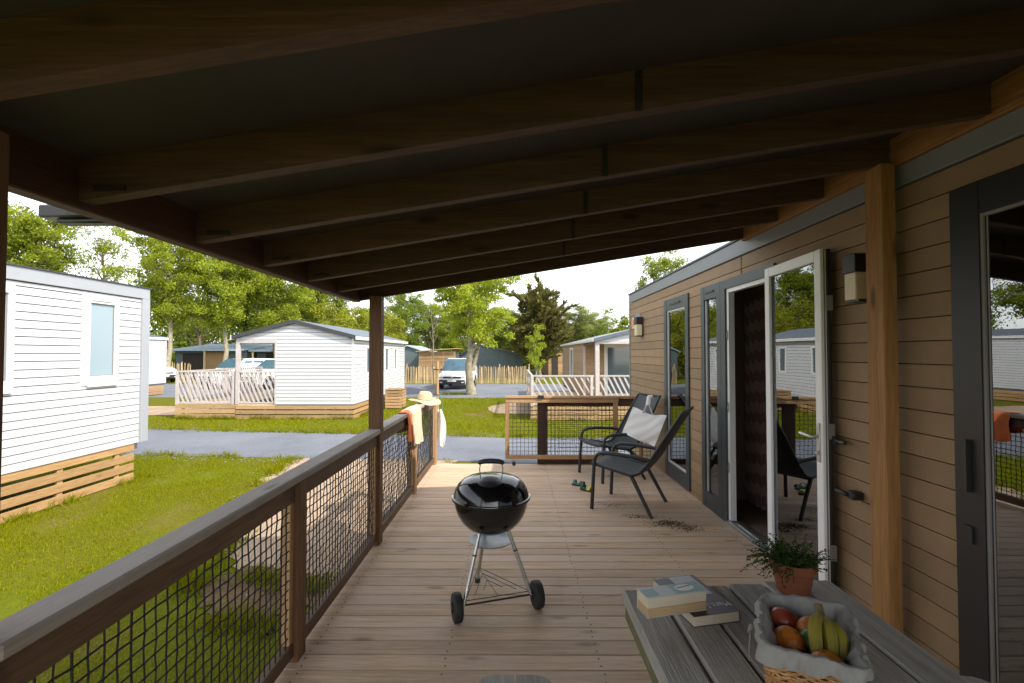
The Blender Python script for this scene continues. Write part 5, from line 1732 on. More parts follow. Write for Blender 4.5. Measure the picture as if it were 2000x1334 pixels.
def fruit(name, label, cat, p, r, mat, sq=(1, 1, 1), dent=0.05, stem=True, group=None):
    o = thing(name, label, cat, in_basket(*p), group)
    o.rotation_euler = (rnd.uniform(-0.5, 0.5), rnd.uniform(-0.5, 0.5), rnd.uniform(0, 6))
    r *= 0.92
    MB().ball((0, 0, 0), r * sq[0], r * sq[1], r * sq[2], 24, 18, None, lambda q: 1 - dent * max(0, abs(q.z) - 0.75) * 4).build('flesh', mat, o, 80)
    if stem:
        MB().lathe([(0, 0.0), (0.004, -0.0005), (0.0045, -0.004)], 8, (0, 0, r * sq[2] * (1 - dent) + 0.001)).build('stalk', M['banana_tip'], o)
    return o
fruit('orange', 'orange half hidden behind the banana stems', 'orange', (0.012, 0.050, 0.105), 0.037, M['orange_fruit'], group='oranges in the basket')
fruit('orange', 'orange lying beside the green avocado in the basket', 'orange', (-0.038, -0.008, 0.098), 0.038, M['orange_fruit'], group='oranges in the basket')
fruit('orange', 'orange pressed against the near rim of the basket', 'orange', (0.030, -0.076, 0.100), 0.037, M['orange_fruit'], group='oranges in the basket')
fruit('apple', 'red and yellow apple in the far corner of the basket', 'apple', (-0.045, 0.072, 0.108), 0.037, M['apple'], (1, 1, 0.92), 0.09)
fruit('avocado', 'dark green avocado in the middle of the fruit', 'avocado', (0.005, 0.012, 0.092), 0.032, M['avocado'], (1, 1, 1.35), 0.0)
fruit('lime', 'small green lime against the liner in front of the orange', 'lime', (-0.042, -0.062, 0.088), 0.023, M['avocado'], (1, 1, 1.15), 0.0)
bn = thing('banana_bunch', 'bunch of yellow bananas curving over the fruit', 'bananas', in_basket(0.03, 0.0, 0.0))
bl = lambda x, yy, z: tuple(Rb @ Vector((x - 0.03, yy, z)))
for i, (dx, ang) in enumerate(((-0.020, 0.16), (0.012, 0.0), (0.038, -0.25))):
    pts, rs = [], []
    for j in range(15):
        t = j / 14
        px = 0.030 + dx * math.sin(min(1.0, t * 1.6) * math.pi / 2) + ang * 0.03 * t
        pyy = 0.045 - 0.125 * t + 0.012 * i * t
        pz = 0.150 + 0.016 * math.sin(t * math.pi) - 0.060 * t ** 1.7 - 0.006 * i
        pts.append(bl(px, pyy, pz))
        rs.append(0.0065 + 0.0080 * math.sin(math.pi * min(1, 0.02 + t * 0.98)) ** 0.6 if 0 < j < 14 else 0.0045)
    MB().tube(pts, rs, 7).build('banana', M['banana'], bn, 50)
MB().tube([bl(0.030, 0.040, 0.148), bl(0.029, 0.052, 0.156), bl(0.027, 0.064, 0.168)], [0.0105, 0.009, 0.0085], 8).build('stem', M['banana_tip'], bn, 60)

# ------------------------------------------------------------------ potted plant
pp = thing('potted_plant', 'trailing small leaved plant in a terracotta pot at the table end', 'potted plant', (0.893, 1.575, TZ + 0.0005))
MB().lathe([(0.0, 0.0), (0.044, 0.0), (0.047, 0.003), (0.060, 0.070), (0.062, 0.0705), (0.066, 0.073), (0.069, 0.098), (0.066, 0.100), (0.062, 0.099), (0.059, 0.080)], 40).build('pot', M['terracotta'], pp, 40)
MB().lathe([(0.0, 0.084), (0.058, 0.082)], 24).build('soil', M['soil'], pp, 60)
q = random.Random(4)
lv, stm = MB(), MB()
for s in range(170):
    a = q.uniform(0, 2 * math.pi)
    if s < 34:
        a = q.gauss(math.pi, 0.55)         # long trailers over the side facing the books
    r0 = 0.045 * math.sqrt(q.random())
    ln_s = q.uniform(0.05, 0.135) if s >= 34 else q.uniform(0.09, 0.17)
    up = q.uniform(0.3, 1.1) if s >= 34 else q.uniform(0.2, 0.7)
    out = q.uniform(0.15, 0.7) if s >= 34 else q.uniform(0.45, 0.95)
    pts = []
    n = 9
    p = Vector((r0 * math.cos(a), r0 * math.sin(a), 0.083))
    v = Vector((math.cos(a) * out, math.sin(a) * out, up)).normalized()
    for j in range(n):
        pts.append(p.copy())
        p = p + v * ln_s / n
        v = (v + Vector((q.gauss(0, 0.12), q.gauss(0, 0.12), -0.20 if s < 34 else -0.10))).normalized()
        if p.z < 0.006:
            p.z = 0.006
            v.z = 0.02
    stm.tube(pts, 0.0009, 4, False)
    for j in range(1, n):
        for k in range(3):
            la = q.uniform(0, 6.28)
            d = Vector((math.cos(la), math.sin(la), q.uniform(-0.3, 0.6))).normalized()
            u = d.cross(Vector((q.gauss(0, 1), q.gauss(0, 1), q.gauss(0, 1)))).normalized()
            L_ = q.uniform(0.006, 0.011)
            b = pts[j] + Vector((q.gauss(0, 0.002), q.gauss(0, 0.002), q.gauss(0, 0.002)))
            lv.add([b, b + d * L_ * 0.5 + u * L_ * 0.36, b + d * L_, b + d * L_ * 0.5 - u * L_ * 0.36], [(0, 1, 2, 3)])
for _m in (stm, lv):
    _m.v = [(a[0] * 0.88, a[1] * 0.88, 0.083 + (a[2] - 0.083) * 0.82) for a in _m.v]
stuff(stm.build('stem', M['leaf_pot'], pp))
stuff(lv.build('foliage', M['leaf_pot'], pp))

# ------------------------------------------------------------------ towel, hat, hanging bag
def towel_fn(y0, y1, inner, outer, seed, xin=-1.028, xout=-1.155):
    prof = [(xin + 0.004, 0.914 - inner), (xin, 0.80), (xin - 0.002, 0.885), (xin - 0.012, 0.914), (-1.06, 0.919), (-1.12, 0.919), (xout + 0.01, 0.913), (xout, 0.885), (xout - 0.003, 0.82), (xout - 0.008, 0.914 - outer)]
    n = len(prof) - 1
    def fn(u, v):
        k = v * n
        j = min(int(k), n - 1)
        s = k - j
        x = prof[j][0] * (1 - s) + prof[j + 1][0] * s
        z = prof[j][1] * (1 - s) + prof[j + 1][1] * s
        yy = y0 + (y1 - y0) * u
        hang = max(0.0, 0.90 - z) / 0.35
        x += (0.012 * math.sin(u * 14 + seed) + 0.006 * math.sin(u * 37)) * min(1, hang) * (1 if x > -1.09 else -1) + (0.012 if x > -1.09 else -0.012) * min(1, hang)
        yy += 0.05 * hang * (u - 0.5) * math.sin(seed) + 0.012 * math.sin(z * 23 + seed)
        z += 0.02 * math.sin(u * 5 + seed) * min(1, hang)
        return (x, yy, z)
    return fn
tw = thing('towel', 'peach and orange beach towel draped over the deck railing', 'towel', (-1.09, 5.15, 0.90))
MB().grid(36, 54, towel_fn(4.95, 5.42, 0.37, 0.24, 1.0), 0.006).build('towel_fold', M['towel'], tw, 80, True)
MB().grid(20, 40, towel_fn(4.78, 5.00, 0.28, 0.20, 2.2, -1.034, -1.149), 0.005).build('orange_fold', M['towel_dark'], tw, 80, True)

hat = thing('straw_hat', 'straw sun hat resting on the railing beside the towel', 'hat', (-1.075, 5.90, 0.925), None, 0.0, (R(3), R(5), R(20)))
def hat_fn(u, v):
    prof = [(0.0, 0.108), (0.045, 0.110), (0.068, 0.104), (0.080, 0.085), (0.087, 0.045), (0.092, 0.016), (0.105, 0.006), (0.145, 0.004), (0.185, 0.000), (0.205, -0.006)]
    k = v * (len(prof) - 1)
    j = min(int(k), len(prof) - 2)
    s = k - j
    r = prof[j][0] * (1 - s) + prof[j + 1][0] * s
    z = prof[j][1] * (1 - s) + prof[j + 1][1] * s
    a = 2 * math.pi * u
    e = max(0.0, (r - 0.1) / 0.1)
    z += e * (0.016 * math.sin(a * 2 + 0.6) + 0.006 * math.sin(a * 5))
    r += 0.0015 * math.sin(v * 90) * (1 if v > 0.15 else 0)
    return (r * math.cos(a) * 0.94, r * math.sin(a) * 1.06, z + 0.0012 * math.sin(v * 95))
MB().grid(64, 60, hat_fn, 0.003).build('hat_weave', M['straw'], hat, 80)
mb = MB()
mb.tube([(0.096 * math.cos(a) * 0.94, 0.096 * math.sin(a) * 1.06, 0.022) for a in [2 * math.pi * i / 40 for i in range(40)]], 0.004, 6, False, True)
mb.build('cord_band', M['teal_cord'], hat, 60)

cb = thing('cord_pouch', 'white cloth pouch hanging on a teal cord from the railing end post', 'pouch', (-1.0, 6.69, 0.4))
mb = MB()
mb.tube([(-1.07, 6.66, 0.91), (-1.03, 6.69, 0.915), (-0.99, 6.70, 0.88), (-0.985, 6.70, 0.75), (-0.98, 6.70, 0.60), (-0.965, 6.70, 0.45), (-0.975, 6.70, 0.30)], 0.006, 6)
mb.tube([(-1.10, 6.65, 0.913), (-1.05, 6.67, 0.917), (-1.0, 6.69, 0.905)], 0.006, 6)
mb.build('cord', M['teal_cord'], cb, 60, True)
MB().grid(10, 24, lambda u, v: (-1.03 + 0.085 * (u - 0.3) * (0.35 + 1.0 * math.sin(math.pi * min(1.0, v * 0.9 + 0.05)) ** 0.8) + 0.04 * v, 6.70 + 0.025 * math.sin(u * 6 + v * 4), 0.72 - 0.50 * v + 0.015 * math.sin(u * 9)), 0.006).build('pouch_cloth', M['cloth_white'], cb, 80, True)

# ------------------------------------------------------------------ vehicles
def loft(mb, secs):
    """secs: list of rings (equal length); joins them and caps both ends"""
    n = len(secs[0])
    o = len(mb.v)
    vs = [p for s in secs for p in s]
    fs = []
    for i in range(len(secs) - 1):
        for j in range(n):
            fs.append((i * n + j, i * n + (j + 1) % n, (i + 1) * n + (j + 1) % n, (i + 1) * n + j))
    fs.append(tuple(range(n))[::-1])
    fs.append(tuple((len(secs) - 1) * n + j for j in range(n)))
    mb.add(vs, fs)

def ring_at(x, zb, zt, hw, tumble=0.0, rad=0.06):
    h = zt - zb
    k = min(rad, h * 0.3, hw * 0.3)
    ht = hw - tumble
    pts = [(-hw + k * 0.5, zb), (hw - k * 0.5, zb), (hw, zb + k), (hw, zb + h * 0.45), (ht, zt - k), (ht - k, zt), (-ht + k, zt), (-ht, zt - k), (-hw, zb + h * 0.45), (-hw, zb + k)]
    return [(x, yy, z) for yy, z in pts]

def vehicle(name, label, cat, loc, rotz, L_, hw, hood_z, roof_z, belt, kind, group=None):
    """front points to local -x"""
    o = thing(name, label, cat, loc, group, rotz)
    zb = 0.30
    mb = MB()
    if kind == 'van':
        pts = [(0.0, 0.62), (0.03, 0.78), (0.14, 0.95), (0.55, hood_z), (1.0, hood_z + 0.05), (L_ - 0.05, belt + 0.03), (L_, belt - 0.05)]
        cab = [(0.92, belt), (1.25, belt + 0.33), (1.62, roof_z - 0.06), (2.0, roof_z), (L_ - 0.55, roof_z), (L_ - 0.12, roof_z - 0.07), (L_ - 0.02, belt)]
    else:
        pts = [(0.0, 0.72), (0.04, 0.90), (0.2, hood_z - 0.05), (0.7, hood_z), (1.35, hood_z + 0.04), (L_ - 0.05, belt), (L_, belt - 0.12)]
        cab = [(1.30, belt), (1.70, belt + 0.34), (2.05, roof_z - 0.04), (2.5, roof_z), (3.5, roof_z - 0.02), (L_ - 0.35, roof_z - 0.05), (L_ - 0.06, belt)]
    loft(mb, [ring_at(x, zb if 0.05 < x < L_ - 0.05 else zb + 0.08, z, hw - (0.12 if x < 0.02 or x > L_ - 0.02 else (0.04 if x < 0.2 else 0)), 0.03) for x, z in pts])
    loft(mb, [ring_at(x, belt - 0.08, max(z, belt - 0.02), hw - 0.03 - 0.0 * i, 0.13 * max(0.0, (z - belt) / (roof_z - belt)) + 0.02, 0.08) for i, (x, z) in enumerate(cab)])
    mb.build('body', M['car_white'], o, 35)
    # windscreen
    def quad(nm, mat, P, push):
        a, b, c, d = [Vector(p) for p in P]
        nn = (b - a).cross(d - a).normalized() * push
        mb = MB()
        mb.hexa([a, b, c, d, a + nn, b + nn, c + nn, d + nn])
        return mb.build(nm, mat, o)
    (xa, za), (xb, zb2) = cab[0], cab[2]
    t = hw - 0.10
    xa2, za2 = xa + 0.06, za + 0.06
    quad('windscreen', M['car_glass'], [(xa2 - 0.03, -t, za2), (xa2 - 0.03, t, za2), (xb - 0.05, t - 0.10, zb2 - 0.0), (xb - 0.05, -t + 0.10, zb2 - 0.0)], -0.03)
    for s in (-1, 1):
        yy0, yy1 = s * (hw - 0.035), s * (hw - 0.125)
        xs = [(xa + 0.42, xb + 0.12, 1.05), ] if False else None
        segs = [(0.45, 1.30), (1.36, 2.25)] if kind == 'van' else [(0.45, 1.25), (1.31, 2.05)]
        for i, (a, b) in enumerate(segs):
            x0, x1 = cab[0][0] + a, cab[0][0] + b
            top0 = x0 + (0.33 if i == 0 else 0.02)
            z0, z1 = belt + 0.05, roof_z - 0.13
            mb = MB()
            e = s * 0.012
            P = [(x0, yy0, z0), (x1, yy0, z0), (x1, yy1, z1), (top0, yy1, z1)]
            mb.hexa([P[0], P[1], P[2], P[3]] + [(p[0], p[1] + e, p[2]) for p in P])
            mb.build('side_window', M['car_glass'], o)
        mb = MB()
        mb.box(xa + 0.35, xa + 0.45, s * (hw + 0.03) - 0.07, s * (hw + 0.03) + 0.07, belt + 0.03, belt + 0.17, 0.03)
        mb.build('mirror', M['car_black'] if kind == 'van' else M['car_white'], o, 40)
        for x in (0.85, L_ - 0.85):
            r = 0.33 if kind == 'van' else 0.37
            wv = MB().lathe([(0.16, -0.11), (r - 0.03, -0.11), (r, -0.08), (r, 0.08), (r - 0.03, 0.11), (0.16, 0.11)], 24, (x, s * (hw - 0.09), r), Matrix.Rotation(R(90), 4, 'X')).build('wheel', M['rubber'], o, 40)
            MB().lathe([(0.0, -0.115), (0.06, -0.12), (0.19, -0.105), (0.2, 0.105), (0.06, 0.12), (0.0, 0.115)], 16, (x, s * (hw - 0.09), r), Matrix.Rotation(R(90), 4, 'X')).build('rim', M['alu'], wv, 40)
            mb = MB()
            arch = [(x + (r + 0.075) * math.cos(a), s * (hw + 0.004), r + (r + 0.075) * math.sin(a)) for a in [R(200 - 22 * i) for i in range(11)]]
            arch2 = [(x + (r + 0.01) * math.cos(a), s * (hw + 0.004), r + (r + 0.01) * math.sin(a)) for a in [R(200 - 22 * i) for i in range(11)]]
            mb.add(arch + arch2 + [(p[0], p[1] - s * 0.02, p[2]) for p in arch + arch2], [(i, i + 1, i + 12, i + 11) for i in range(10)] + [(i + 22, i + 33, i + 34, i + 23) for i in range(10)] + [(i, i + 22, i + 23, i + 1) for i in range(10)])
            mb.build('wheel_arch', M['car_black'], o, 40)
    # front
    lowz = 0.32
    bx('bumper', M['car_black'], o, -0.045, 0.10, -hw + 0.10, hw - 0.10, lowz - 0.02, 0.60 if kind == 'van' else 0.62, 0.05, False, 40)
    bx('grille', M['car_black'], o, -0.03, 0.05, -hw + 0.34, hw - 0.34, 0.665, 0.775, 0.02, False, 40)
    bx('badge', M['alu'], o, -0.04, -0.029, -0.05, 0.05, 0.69, 0.755, 0.004, False)
    bx('licence_plate', M['plate'], o, -0.060, -0.0455, -0.26, 0.26, 0.47, 0.575, 0.003, False)
    for s in (-1, 1):
        yc = s * (hw - 0.24)
        bx('headlight', M['headlamp'], o, -0.015, 0.10, yc - 0.13, yc + 0.13, 0.675, 0.795, 0.03, False, 40)
        bx('fog_light', M['headlamp'], o, -0.056, -0.04, yc - 0.07, yc + 0.07, 0.40, 0.47, 0.005, False)
        bx('tail_light', M['ink_red'], o, L_ - 0.03, L_ + 0.012, s * (hw - 0.12) - 0.05, s * (hw - 0.12) + 0.05, 0.75, belt, 0.01, False)
    return o
# van faces the camera: local -x -> world -y
vehicle('van', 'white compact van parked facing the deck beside the big tree', 'van', (-3.62, 28.6, GZ + 0.007), R(90 - 4), 4.3, 0.88, 0.96, 1.84, 1.03, 'van')
vehicle('pickup_truck', 'white pickup with canopy parked behind the porch post', 'pickup', (-18.3, 28.8, GZ + 0.007), R(68), 5.0, 0.92, 1.12, 1.82, 1.18, 'pickup', 'white pickups parked behind the gabled home')
vehicle('pickup_truck', 'white pickup mostly hidden by the gabled home wall', 'pickup', (-15.65, 28.4, GZ + 0.007), R(68), 5.0, 0.92, 1.12, 1.76, 1.16, 'pickup', 'white pickups parked behind the gabled home')
vehicle('parked_car', 'white car showing only its nose beside the small white home', 'car', (-25.1, 35.0, GZ + 0.007), R(180 - 35), 4.3, 0.88, 1.05, 1.62, 1.08, 'van')

# ------------------------------------------------------------------ chestnut paling fence along the far road
pf = thing('paling_fence', 'pale chestnut paling fence along the far edge of the parking road', 'fence', (-3, 34.6, GZ))
q = random.Random(12)
pm = []
for i in range(6):
    w_, h_ = q.uniform(0.022, 0.034), q.uniform(1.18, 1.28)
    mb = MB()
    mb.hexa([(-w_, -0.012, 0), (w_, -0.012, 0), (w_, 0.012, 0), (-w_, 0.012, 0), (-w_ * 0.8, -0.012, h_ - 0.05), (w_ * 0.85, -0.012, h_ - 0.05), (w_ * 0.85, 0.012, h_ - 0.05), (-w_ * 0.8, 0.012, h_ - 0.05)])
    mb.hexa([(-w_ * 0.8, -0.012, h_ - 0.0495), (w_ * 0.85, -0.012, h_ - 0.0495), (w_ * 0.85, 0.012, h_ - 0.0495), (-w_ * 0.8, 0.012, h_ - 0.0495), (-w_ * 0.1, -0.012, h_), (w_ * 0.1, -0.012, h_), (w_ * 0.1, 0.012, h_), (-w_ * 0.1, 0.012, h_)])
    pm.append(mb.mesh('paling', M['fence_wood']))
x = -7.7
while x < 1.15:
    o = bpy.data.objects.new('paling', q.choice(pm))
    col.objects.link(o)
    o.parent = pf
    o.location = (x + 3, q.uniform(-0.02, 0.02), 0.0)
    o.rotation_euler = (q.gauss(0, 0.02), q.gauss(0, 0.035), q.gauss(0, 0.15))
    o.scale = (1, 1, q.uniform(0.93, 1.05))
    x += q.uniform(0.075, 0.11)
for z in (0.35, 0.95):
    MB().tube([(-4.7 + i * 0.4, 0.018 * (-1) ** i, z + 0.01 * math.sin(i)) for i in range(23)], 0.008, 4).build('wire', M['steel'], pf)
for px in (-4.6, -2.4, -0.2, 2.0, 4.1):
    MB().tube([(px, 0.06, 0), (px, 0.06, 1.4)], 0.045, 8).build('post', M['fence_wood'], pf, 60)
pf2 = thing('paling_fence', 'short run of chestnut paling beside the small white home', 'fence', (-23.8, 36.2, GZ))
for i in range(14):
    o = bpy.data.objects.new('paling', q.choice(pm))
    col.objects.link(o)
    o.parent = pf2
    o.location = (-2.0 + i * 0.13, q.uniform(-0.03, 0.03), 0)
    o.rotation_euler = (0, q.gauss(0, 0.035), q.gauss(0, 0.15))
    o.scale = (1.1, 1, q.uniform(1.1, 1.25))
MB().tube([(-2.2, 0.03, 0.5), (0, 0.03, 0.5)], 0.02, 6).build('rail', M['fence_wood'], pf2, 60)

# ------------------------------------------------------------------ cabins behind
def cabin(label, x0, x1, y0, y1, ze, zr, wall_m, roof_m, ridge_frac=0.5, gable_front=True, openings=()):
    o = thing('cabin', label, 'cabin', ((x0 + x1) / 2, (y0 + y1) / 2, GZ), 'low cabins beyond the parking road')
    mb = MB()
    mb.box(x0, x1, y0, y1, GZ, ze)
    if gable_front:
        xr = x0 + (x1 - x0) * ridge_frac
        mb.add([(x, yy, z) for yy in (y0 + 0.001, y1 - 0.001) for x, z in ((x0 + 0.01, ze - 0.01), (x1 - 0.01, ze - 0.01), (xr, zr - 0.03))], [(0, 1, 2), (5, 4, 3), (0, 3, 4, 1), (1, 4, 5, 2), (2, 5, 3, 0)])
    mb.build('wall', wall_m, o, None, True)
    W = Wall((x0, y0), (1, 0), (0, -1))
    z = GZ + 0.15
    while z < ze - 0.1:
        mb = MB()
        for s, e in spans(0, x1 - x0, [(a, b) for a, b, c, d, m in openings if c < z + 0.2 and d > z]):
            W.slab(mb, s, e, z, z + 0.19, 0.001, 0.02)
        if mb.f:
            mb.build('plank', wall_m, o, None, True)
        z += 0.2
    if gable_front:
        for sx, xe in ((-1, x0 - 0.2), (1, x1 + 0.2)):
            za = ze - 0.2 * (zr - ze) / abs(xr - (x0 if sx < 0 else x1))
            m2 = MB()
            m2.hexa([(xe, y0 - 0.2, za), (xr, y0 - 0.2, zr), (xr, y1 + 0.2, zr), (xe, y1 + 0.2, za), (xe, y0 - 0.2, za + 0.08), (xr, y0 - 0.2, zr + 0.08), (xr, y1 + 0.2, zr + 0.08), (xe, y1 + 0.2, za + 0.08)])
            m2.build('roof', roof_m, o, None, True)
    else:
        m2 = MB()
        m2.hexa([(x0 - 0.2, y0 - 1.0, ze - 0.05), (x1 + 0.2, y0 - 1.0, ze - 0.05), (x1 + 0.2, y1 + 0.2, zr), (x0 - 0.2, y1 + 0.2, zr), (x0 - 0.2, y0 - 1.0, ze + 0.05), (x1 + 0.2, y0 - 1.0, ze + 0.05), (x1 + 0.2, y1 + 0.2, zr + 0.1), (x0 - 0.2, y1 + 0.2, zr + 0.1)])
        m2.build('roof', roof_m, o, None, True)
        for xx in (x0 + 0.1, (x0 + x1) / 2, x1 - 0.1):
            bx('porch_post', M['fence_wood'], o, xx - 0.06, xx + 0.06, y0 - 0.9, y0 - 0.78, GZ, ze - 0.051)
    for a, b, c, d, m in openings:
        mb = MB()
        W.slab(mb, a, b, c, d, 0.021, 0.05)
        mb.build('door' if d - c > 1.5 else 'window', m, o, None, True)
    return o
cabin('dark blue grey cabin with a low gable behind the big tree', -4.6, 0.8, 42, 49, 1.35, 2.25, M['cabin'], M['slate_roof'], 0.28)
cabin('dark blue grey cabin behind the gabled white home', -9.6, -7.4, 40, 46, 1.65, 2.1, M['cabin'], M['blue_roof'], 0.4)
cabin('cabin with pale blue roof and orange wood bay beyond the porch', -28.5, -22.6, 41, 46, 1.75, 2.3, M['cabin'], M['blue_roof'], 0.5, False, [(0.6, 2.3, GZ, 1.5, M['dark_void']), (2.5, 4.3, GZ, 1.6, M['slat_wood'])])
cabin('second pale blue roofed cabin seen through the porch opening', -22.2, -16.0, 42, 47, 1.7, 2.3, M['cabin'], M['blue_roof'], 0.5, False, [(0.8, 2.6, GZ, 1.5, M['dark_void']), (3.2, 4.8, GZ, 1.6, M['slat_wood'])])
cabin('small orange timber cabin between the dark conifer and tan home', 3.3, 5.6, 46, 58, 1.5, 1.9, M['slat_wood'], M['slate_dark'], 0.5, True, [(0.3, 0.9, GZ, 1.2, M['dark_void'])])
sc2 = thing('slatted_screen', 'horizontal slatted timber screen behind the white van', 'screen', (-6.2, 38, GZ))
z = GZ + 0.1
while z < 1.55:
    bx('slat', M['slat_wood'], sc2, -7.4, -4.55, 37.98, 38.01, z, z + 0.075, 0.0)
    z += 0.105
for x in (-7.35, -6.4, -5.5, -4.6):
    bx('post', M['fence_wood'], sc2, x - 0.05, x + 0.05, 38.015, 38.1, GZ, 1.62)
mb = MB()
mb.hexa([(-7.6, 37.7, 1.62), (-4.4, 37.7, 1.85), (-4.4, 41, 1.85), (-7.6, 41, 1.62), (-7.6, 37.7, 1.68), (-4.4, 37.7, 1.91), (-4.4, 41, 1.91), (-7.6, 41, 1.68)])
mb.build('cap_roof', M['skirt_x'], sc2, None, True)
bx('back_panel', M['cabin'], sc2, -7.4, -4.55, 40.4, 40.45, GZ, 1.6)

# ------------------------------------------------------------------ trees
def tree_meshes(kind, seed):
    g = np.random.default_rng(seed)
    r = random.Random(seed)
    spec = {
        'broad':   dict(H=12.0, clear=4.0, rad=3.6, nb=36, clumps=300, per=150, leaf=0.15, cr=0.85, trunk=0.24),
        'airy':    dict(H=13.0, clear=2.0, rad=4.0, nb=40, clumps=190, per=44, leaf=0.14, cr=0.8, trunk=0.26),
        'round':   dict(H=6.6, clear=2.0, rad=2.75, nb=26, clumps=300, per=125, leaf=0.105, cr=0.48, trunk=0.20),
        'droop':   dict(H=8.0, clear=1.0, rad=3.2, nb=22, clumps=210, per=150, leaf=0.145, cr=0.65, trunk=0.2),
        'spiky':   dict(H=7.2, clear=0.9, rad=3.0, nb=62, clumps=0, per=0, leaf=0.16, cr=0.3, trunk=0.28),
        'bush':    dict(H=3.2, clear=0.3, rad=1.3, nb=12, clumps=60, per=70, leaf=0.12, cr=0.35, trunk=0.07),
    }[kind]
    H, clear, rad = spec['H'], spec['clear'], spec['rad']
    tb = MB()
    # trunk
    pts, rs = [], []
    n = 9
    x = yy = 0.0
    for i in range(n):
        t = i / (n - 1)
        pts.append((x, yy, t * H * 0.86))
        rs.append(spec['trunk'] * ((1.35 if i == 0 else 1.0) * (1 - 0.88 * t)) + 0.015)
        x += r.gauss(0, 0.10) * H / 10
        yy += r.gauss(0, 0.10) * H / 10
    tb.tube(pts, rs, 9)
    if kind == 'round':
        tb.tube([(0.05, 0, 1.2), (0.35, 0.05, 2.4), (0.7, 0.1, 4.0), (0.9, 0.1, 5.2)], [0.13, 0.11, 0.07, 0.03], 7)
    centres = []
    ends = []
    for b in range(spec['nb']):
        t = clear / H + (0.86 - clear / H) * (b + r.random()) / spec['nb']
        k = min(int(t / 0.86 * (n - 1)), n - 2)
        base = Vector(pts[k]).lerp(Vector(pts[k + 1]), t / 0.86 * (n - 1) - k)
        a = b * 2.4 + r.gauss(0, 0.4)
        shape = {'broad': math.sin(math.pi * min(1, max(0.08, (t - clear / H) / (0.98 - clear / H)) ** 0.75)), 'round': math.sin(math.pi * min(1, max(0.1, (t - clear / H) / (1.0 - clear / H)) ** 0.8)),
                 'airy': 0.45 + 0.55 * math.sin(math.pi * t), 'droop': math.sin(math.pi * min(1, 0.15 + t * 0.85)), 'spiky': 1.1 - 0.45 * t, 'bush': 0.9}[kind]
        ln = rad * (0.55 + 0.5 * shape) * r.uniform(0.75, 1.15)
        rise = {'broad': 0.75, 'airy': 1.15, 'round': 0.9, 'droop': 0.25, 'spiky': 0.75 + 0.9 * t, 'bush': 1.6}[kind]
        d = Vector((math.cos(a), math.sin(a), rise + r.gauss(0, 0.15))).normalized()
        p = base.copy()
        bp = [p.copy()]
        m = 6
        for j in range(m):
            p = p + d * ln / m
            d = (d + Vector((r.gauss(0, 0.12), r.gauss(0, 0.12), {'droop': -0.22, 'spiky': 0.05}.get(kind, -0.03)))).normalized()
            bp.append(p.copy())
        r0 = spec['trunk'] * (0.36 - 0.2 * t)
        tb.tube(bp, [max(0.012, r0 * (1 - j / (m + 0.6))) for j in range(m + 1)], 5, False)
        ends.append(bp)
        if kind in ('airy', 'broad', 'round', 'spiky'):
            for s in range(3):
                j = r.randint(2, m)
                d2 = Vector((r.gauss(0, 1), r.gauss(0, 1), abs(r.gauss(0.5, 0.4)))).normalized()
                e = bp[j] + d2 * ln * r.uniform(0.25, 0.42)
                mid = bp[j].lerp(e, 0.5) + Vector((0, 0, 0.08))
                tb.tube([bp[j], mid, e], [r0 * 0.35 + 0.006, r0 * 0.2 + 0.006, 0.006], 4, False)
                ends.append([bp[j], mid, e])
    C, S = [], []
    if kind == 'spiky':
        Q, D = [], []
        for bp in ends:
            for i in range(len(bp) - 1):
                for k in range(46):
                    t = r.random()
                    p = bp[i].lerp(bp[i + 1], t)
                    d = (bp[i + 1] - bp[i]).normalized()
                    Q.append(p)
                    D.append((d * 1.3 + Vector((r.gauss(0, 0.5), r.gauss(0, 0.5), r.gauss(0.15, 0.4)))).normalized())
        cc = np.array([tuple(q) for q in Q])
        dd = np.array([tuple(q) for q in D])
        nl = len(cc)
        ll = spec['leaf'] * g.uniform(1.2, 4.4, nl)[:, None]
        rnv = g.normal(0, 1, (nl, 3))
        uu = np.cross(dd, rnv)
        uu /= np.linalg.norm(uu, axis=1)[:, None] + 1e-9
        wv = ll * 0.085
        v = np.stack([cc, cc + dd * ll * 0.45 + uu * wv, cc + dd * ll, cc + dd * ll * 0.45 - uu * wv], 1)
    else:
        nE = len(ends)
        cl = []
        for c in range(spec['clumps']):
            bp = ends[c % nE]
            j = r.randint(max(1, len(bp) // 2), len(bp) - 1)
            p = bp[j] + Vector((r.gauss(0, 0.45), r.gauss(0, 0.45), r.gauss(0.05, 0.35))) * spec['cr']
            cl.append((p, spec['cr'] * r.uniform(0.55, 1.15), int(spec['per'] * r.uniform(0.5, 1.4))))
        P = []
        for p, rr, m in cl:
            off = g.normal(0, 1, (m, 3))
            off /= np.linalg.norm(off, axis=1)[:, None]
            off *= (rr * g.uniform(0.15, 1.0, m) ** 0.5)[:, None]
            off[:, 2] *= 0.6 if kind != 'droop' else 0.9
            if kind == 'droop':
                off[:, 2] -= np.abs(g.normal(0, 0.35, m))
            P.append(np.array(tuple(p)) + off)
        cc = np.concatenate(P)
        nl = len(cc)
        dd = g.normal(0, 1, (nl, 3))
        dd[:, 2] -= 0.35
        dd /= np.linalg.norm(dd, axis=1)[:, None]
        nn = g.normal(0, 0.75, (nl, 3))
        nn[:, 2] += 0.8
        uu = np.cross(dd, nn)
        uu /= np.linalg.norm(uu, axis=1)[:, None] + 1e-9
        ll = spec['leaf'] * g.uniform(0.6, 1.35, nl)[:, None]
        wv = ll * 0.36
        v = np.stack([cc, cc + dd * ll * 0.5 + uu * wv, cc + dd * ll, cc + dd * ll * 0.5 - uu * wv], 1)
    return tb, v.reshape(-1, 3), H

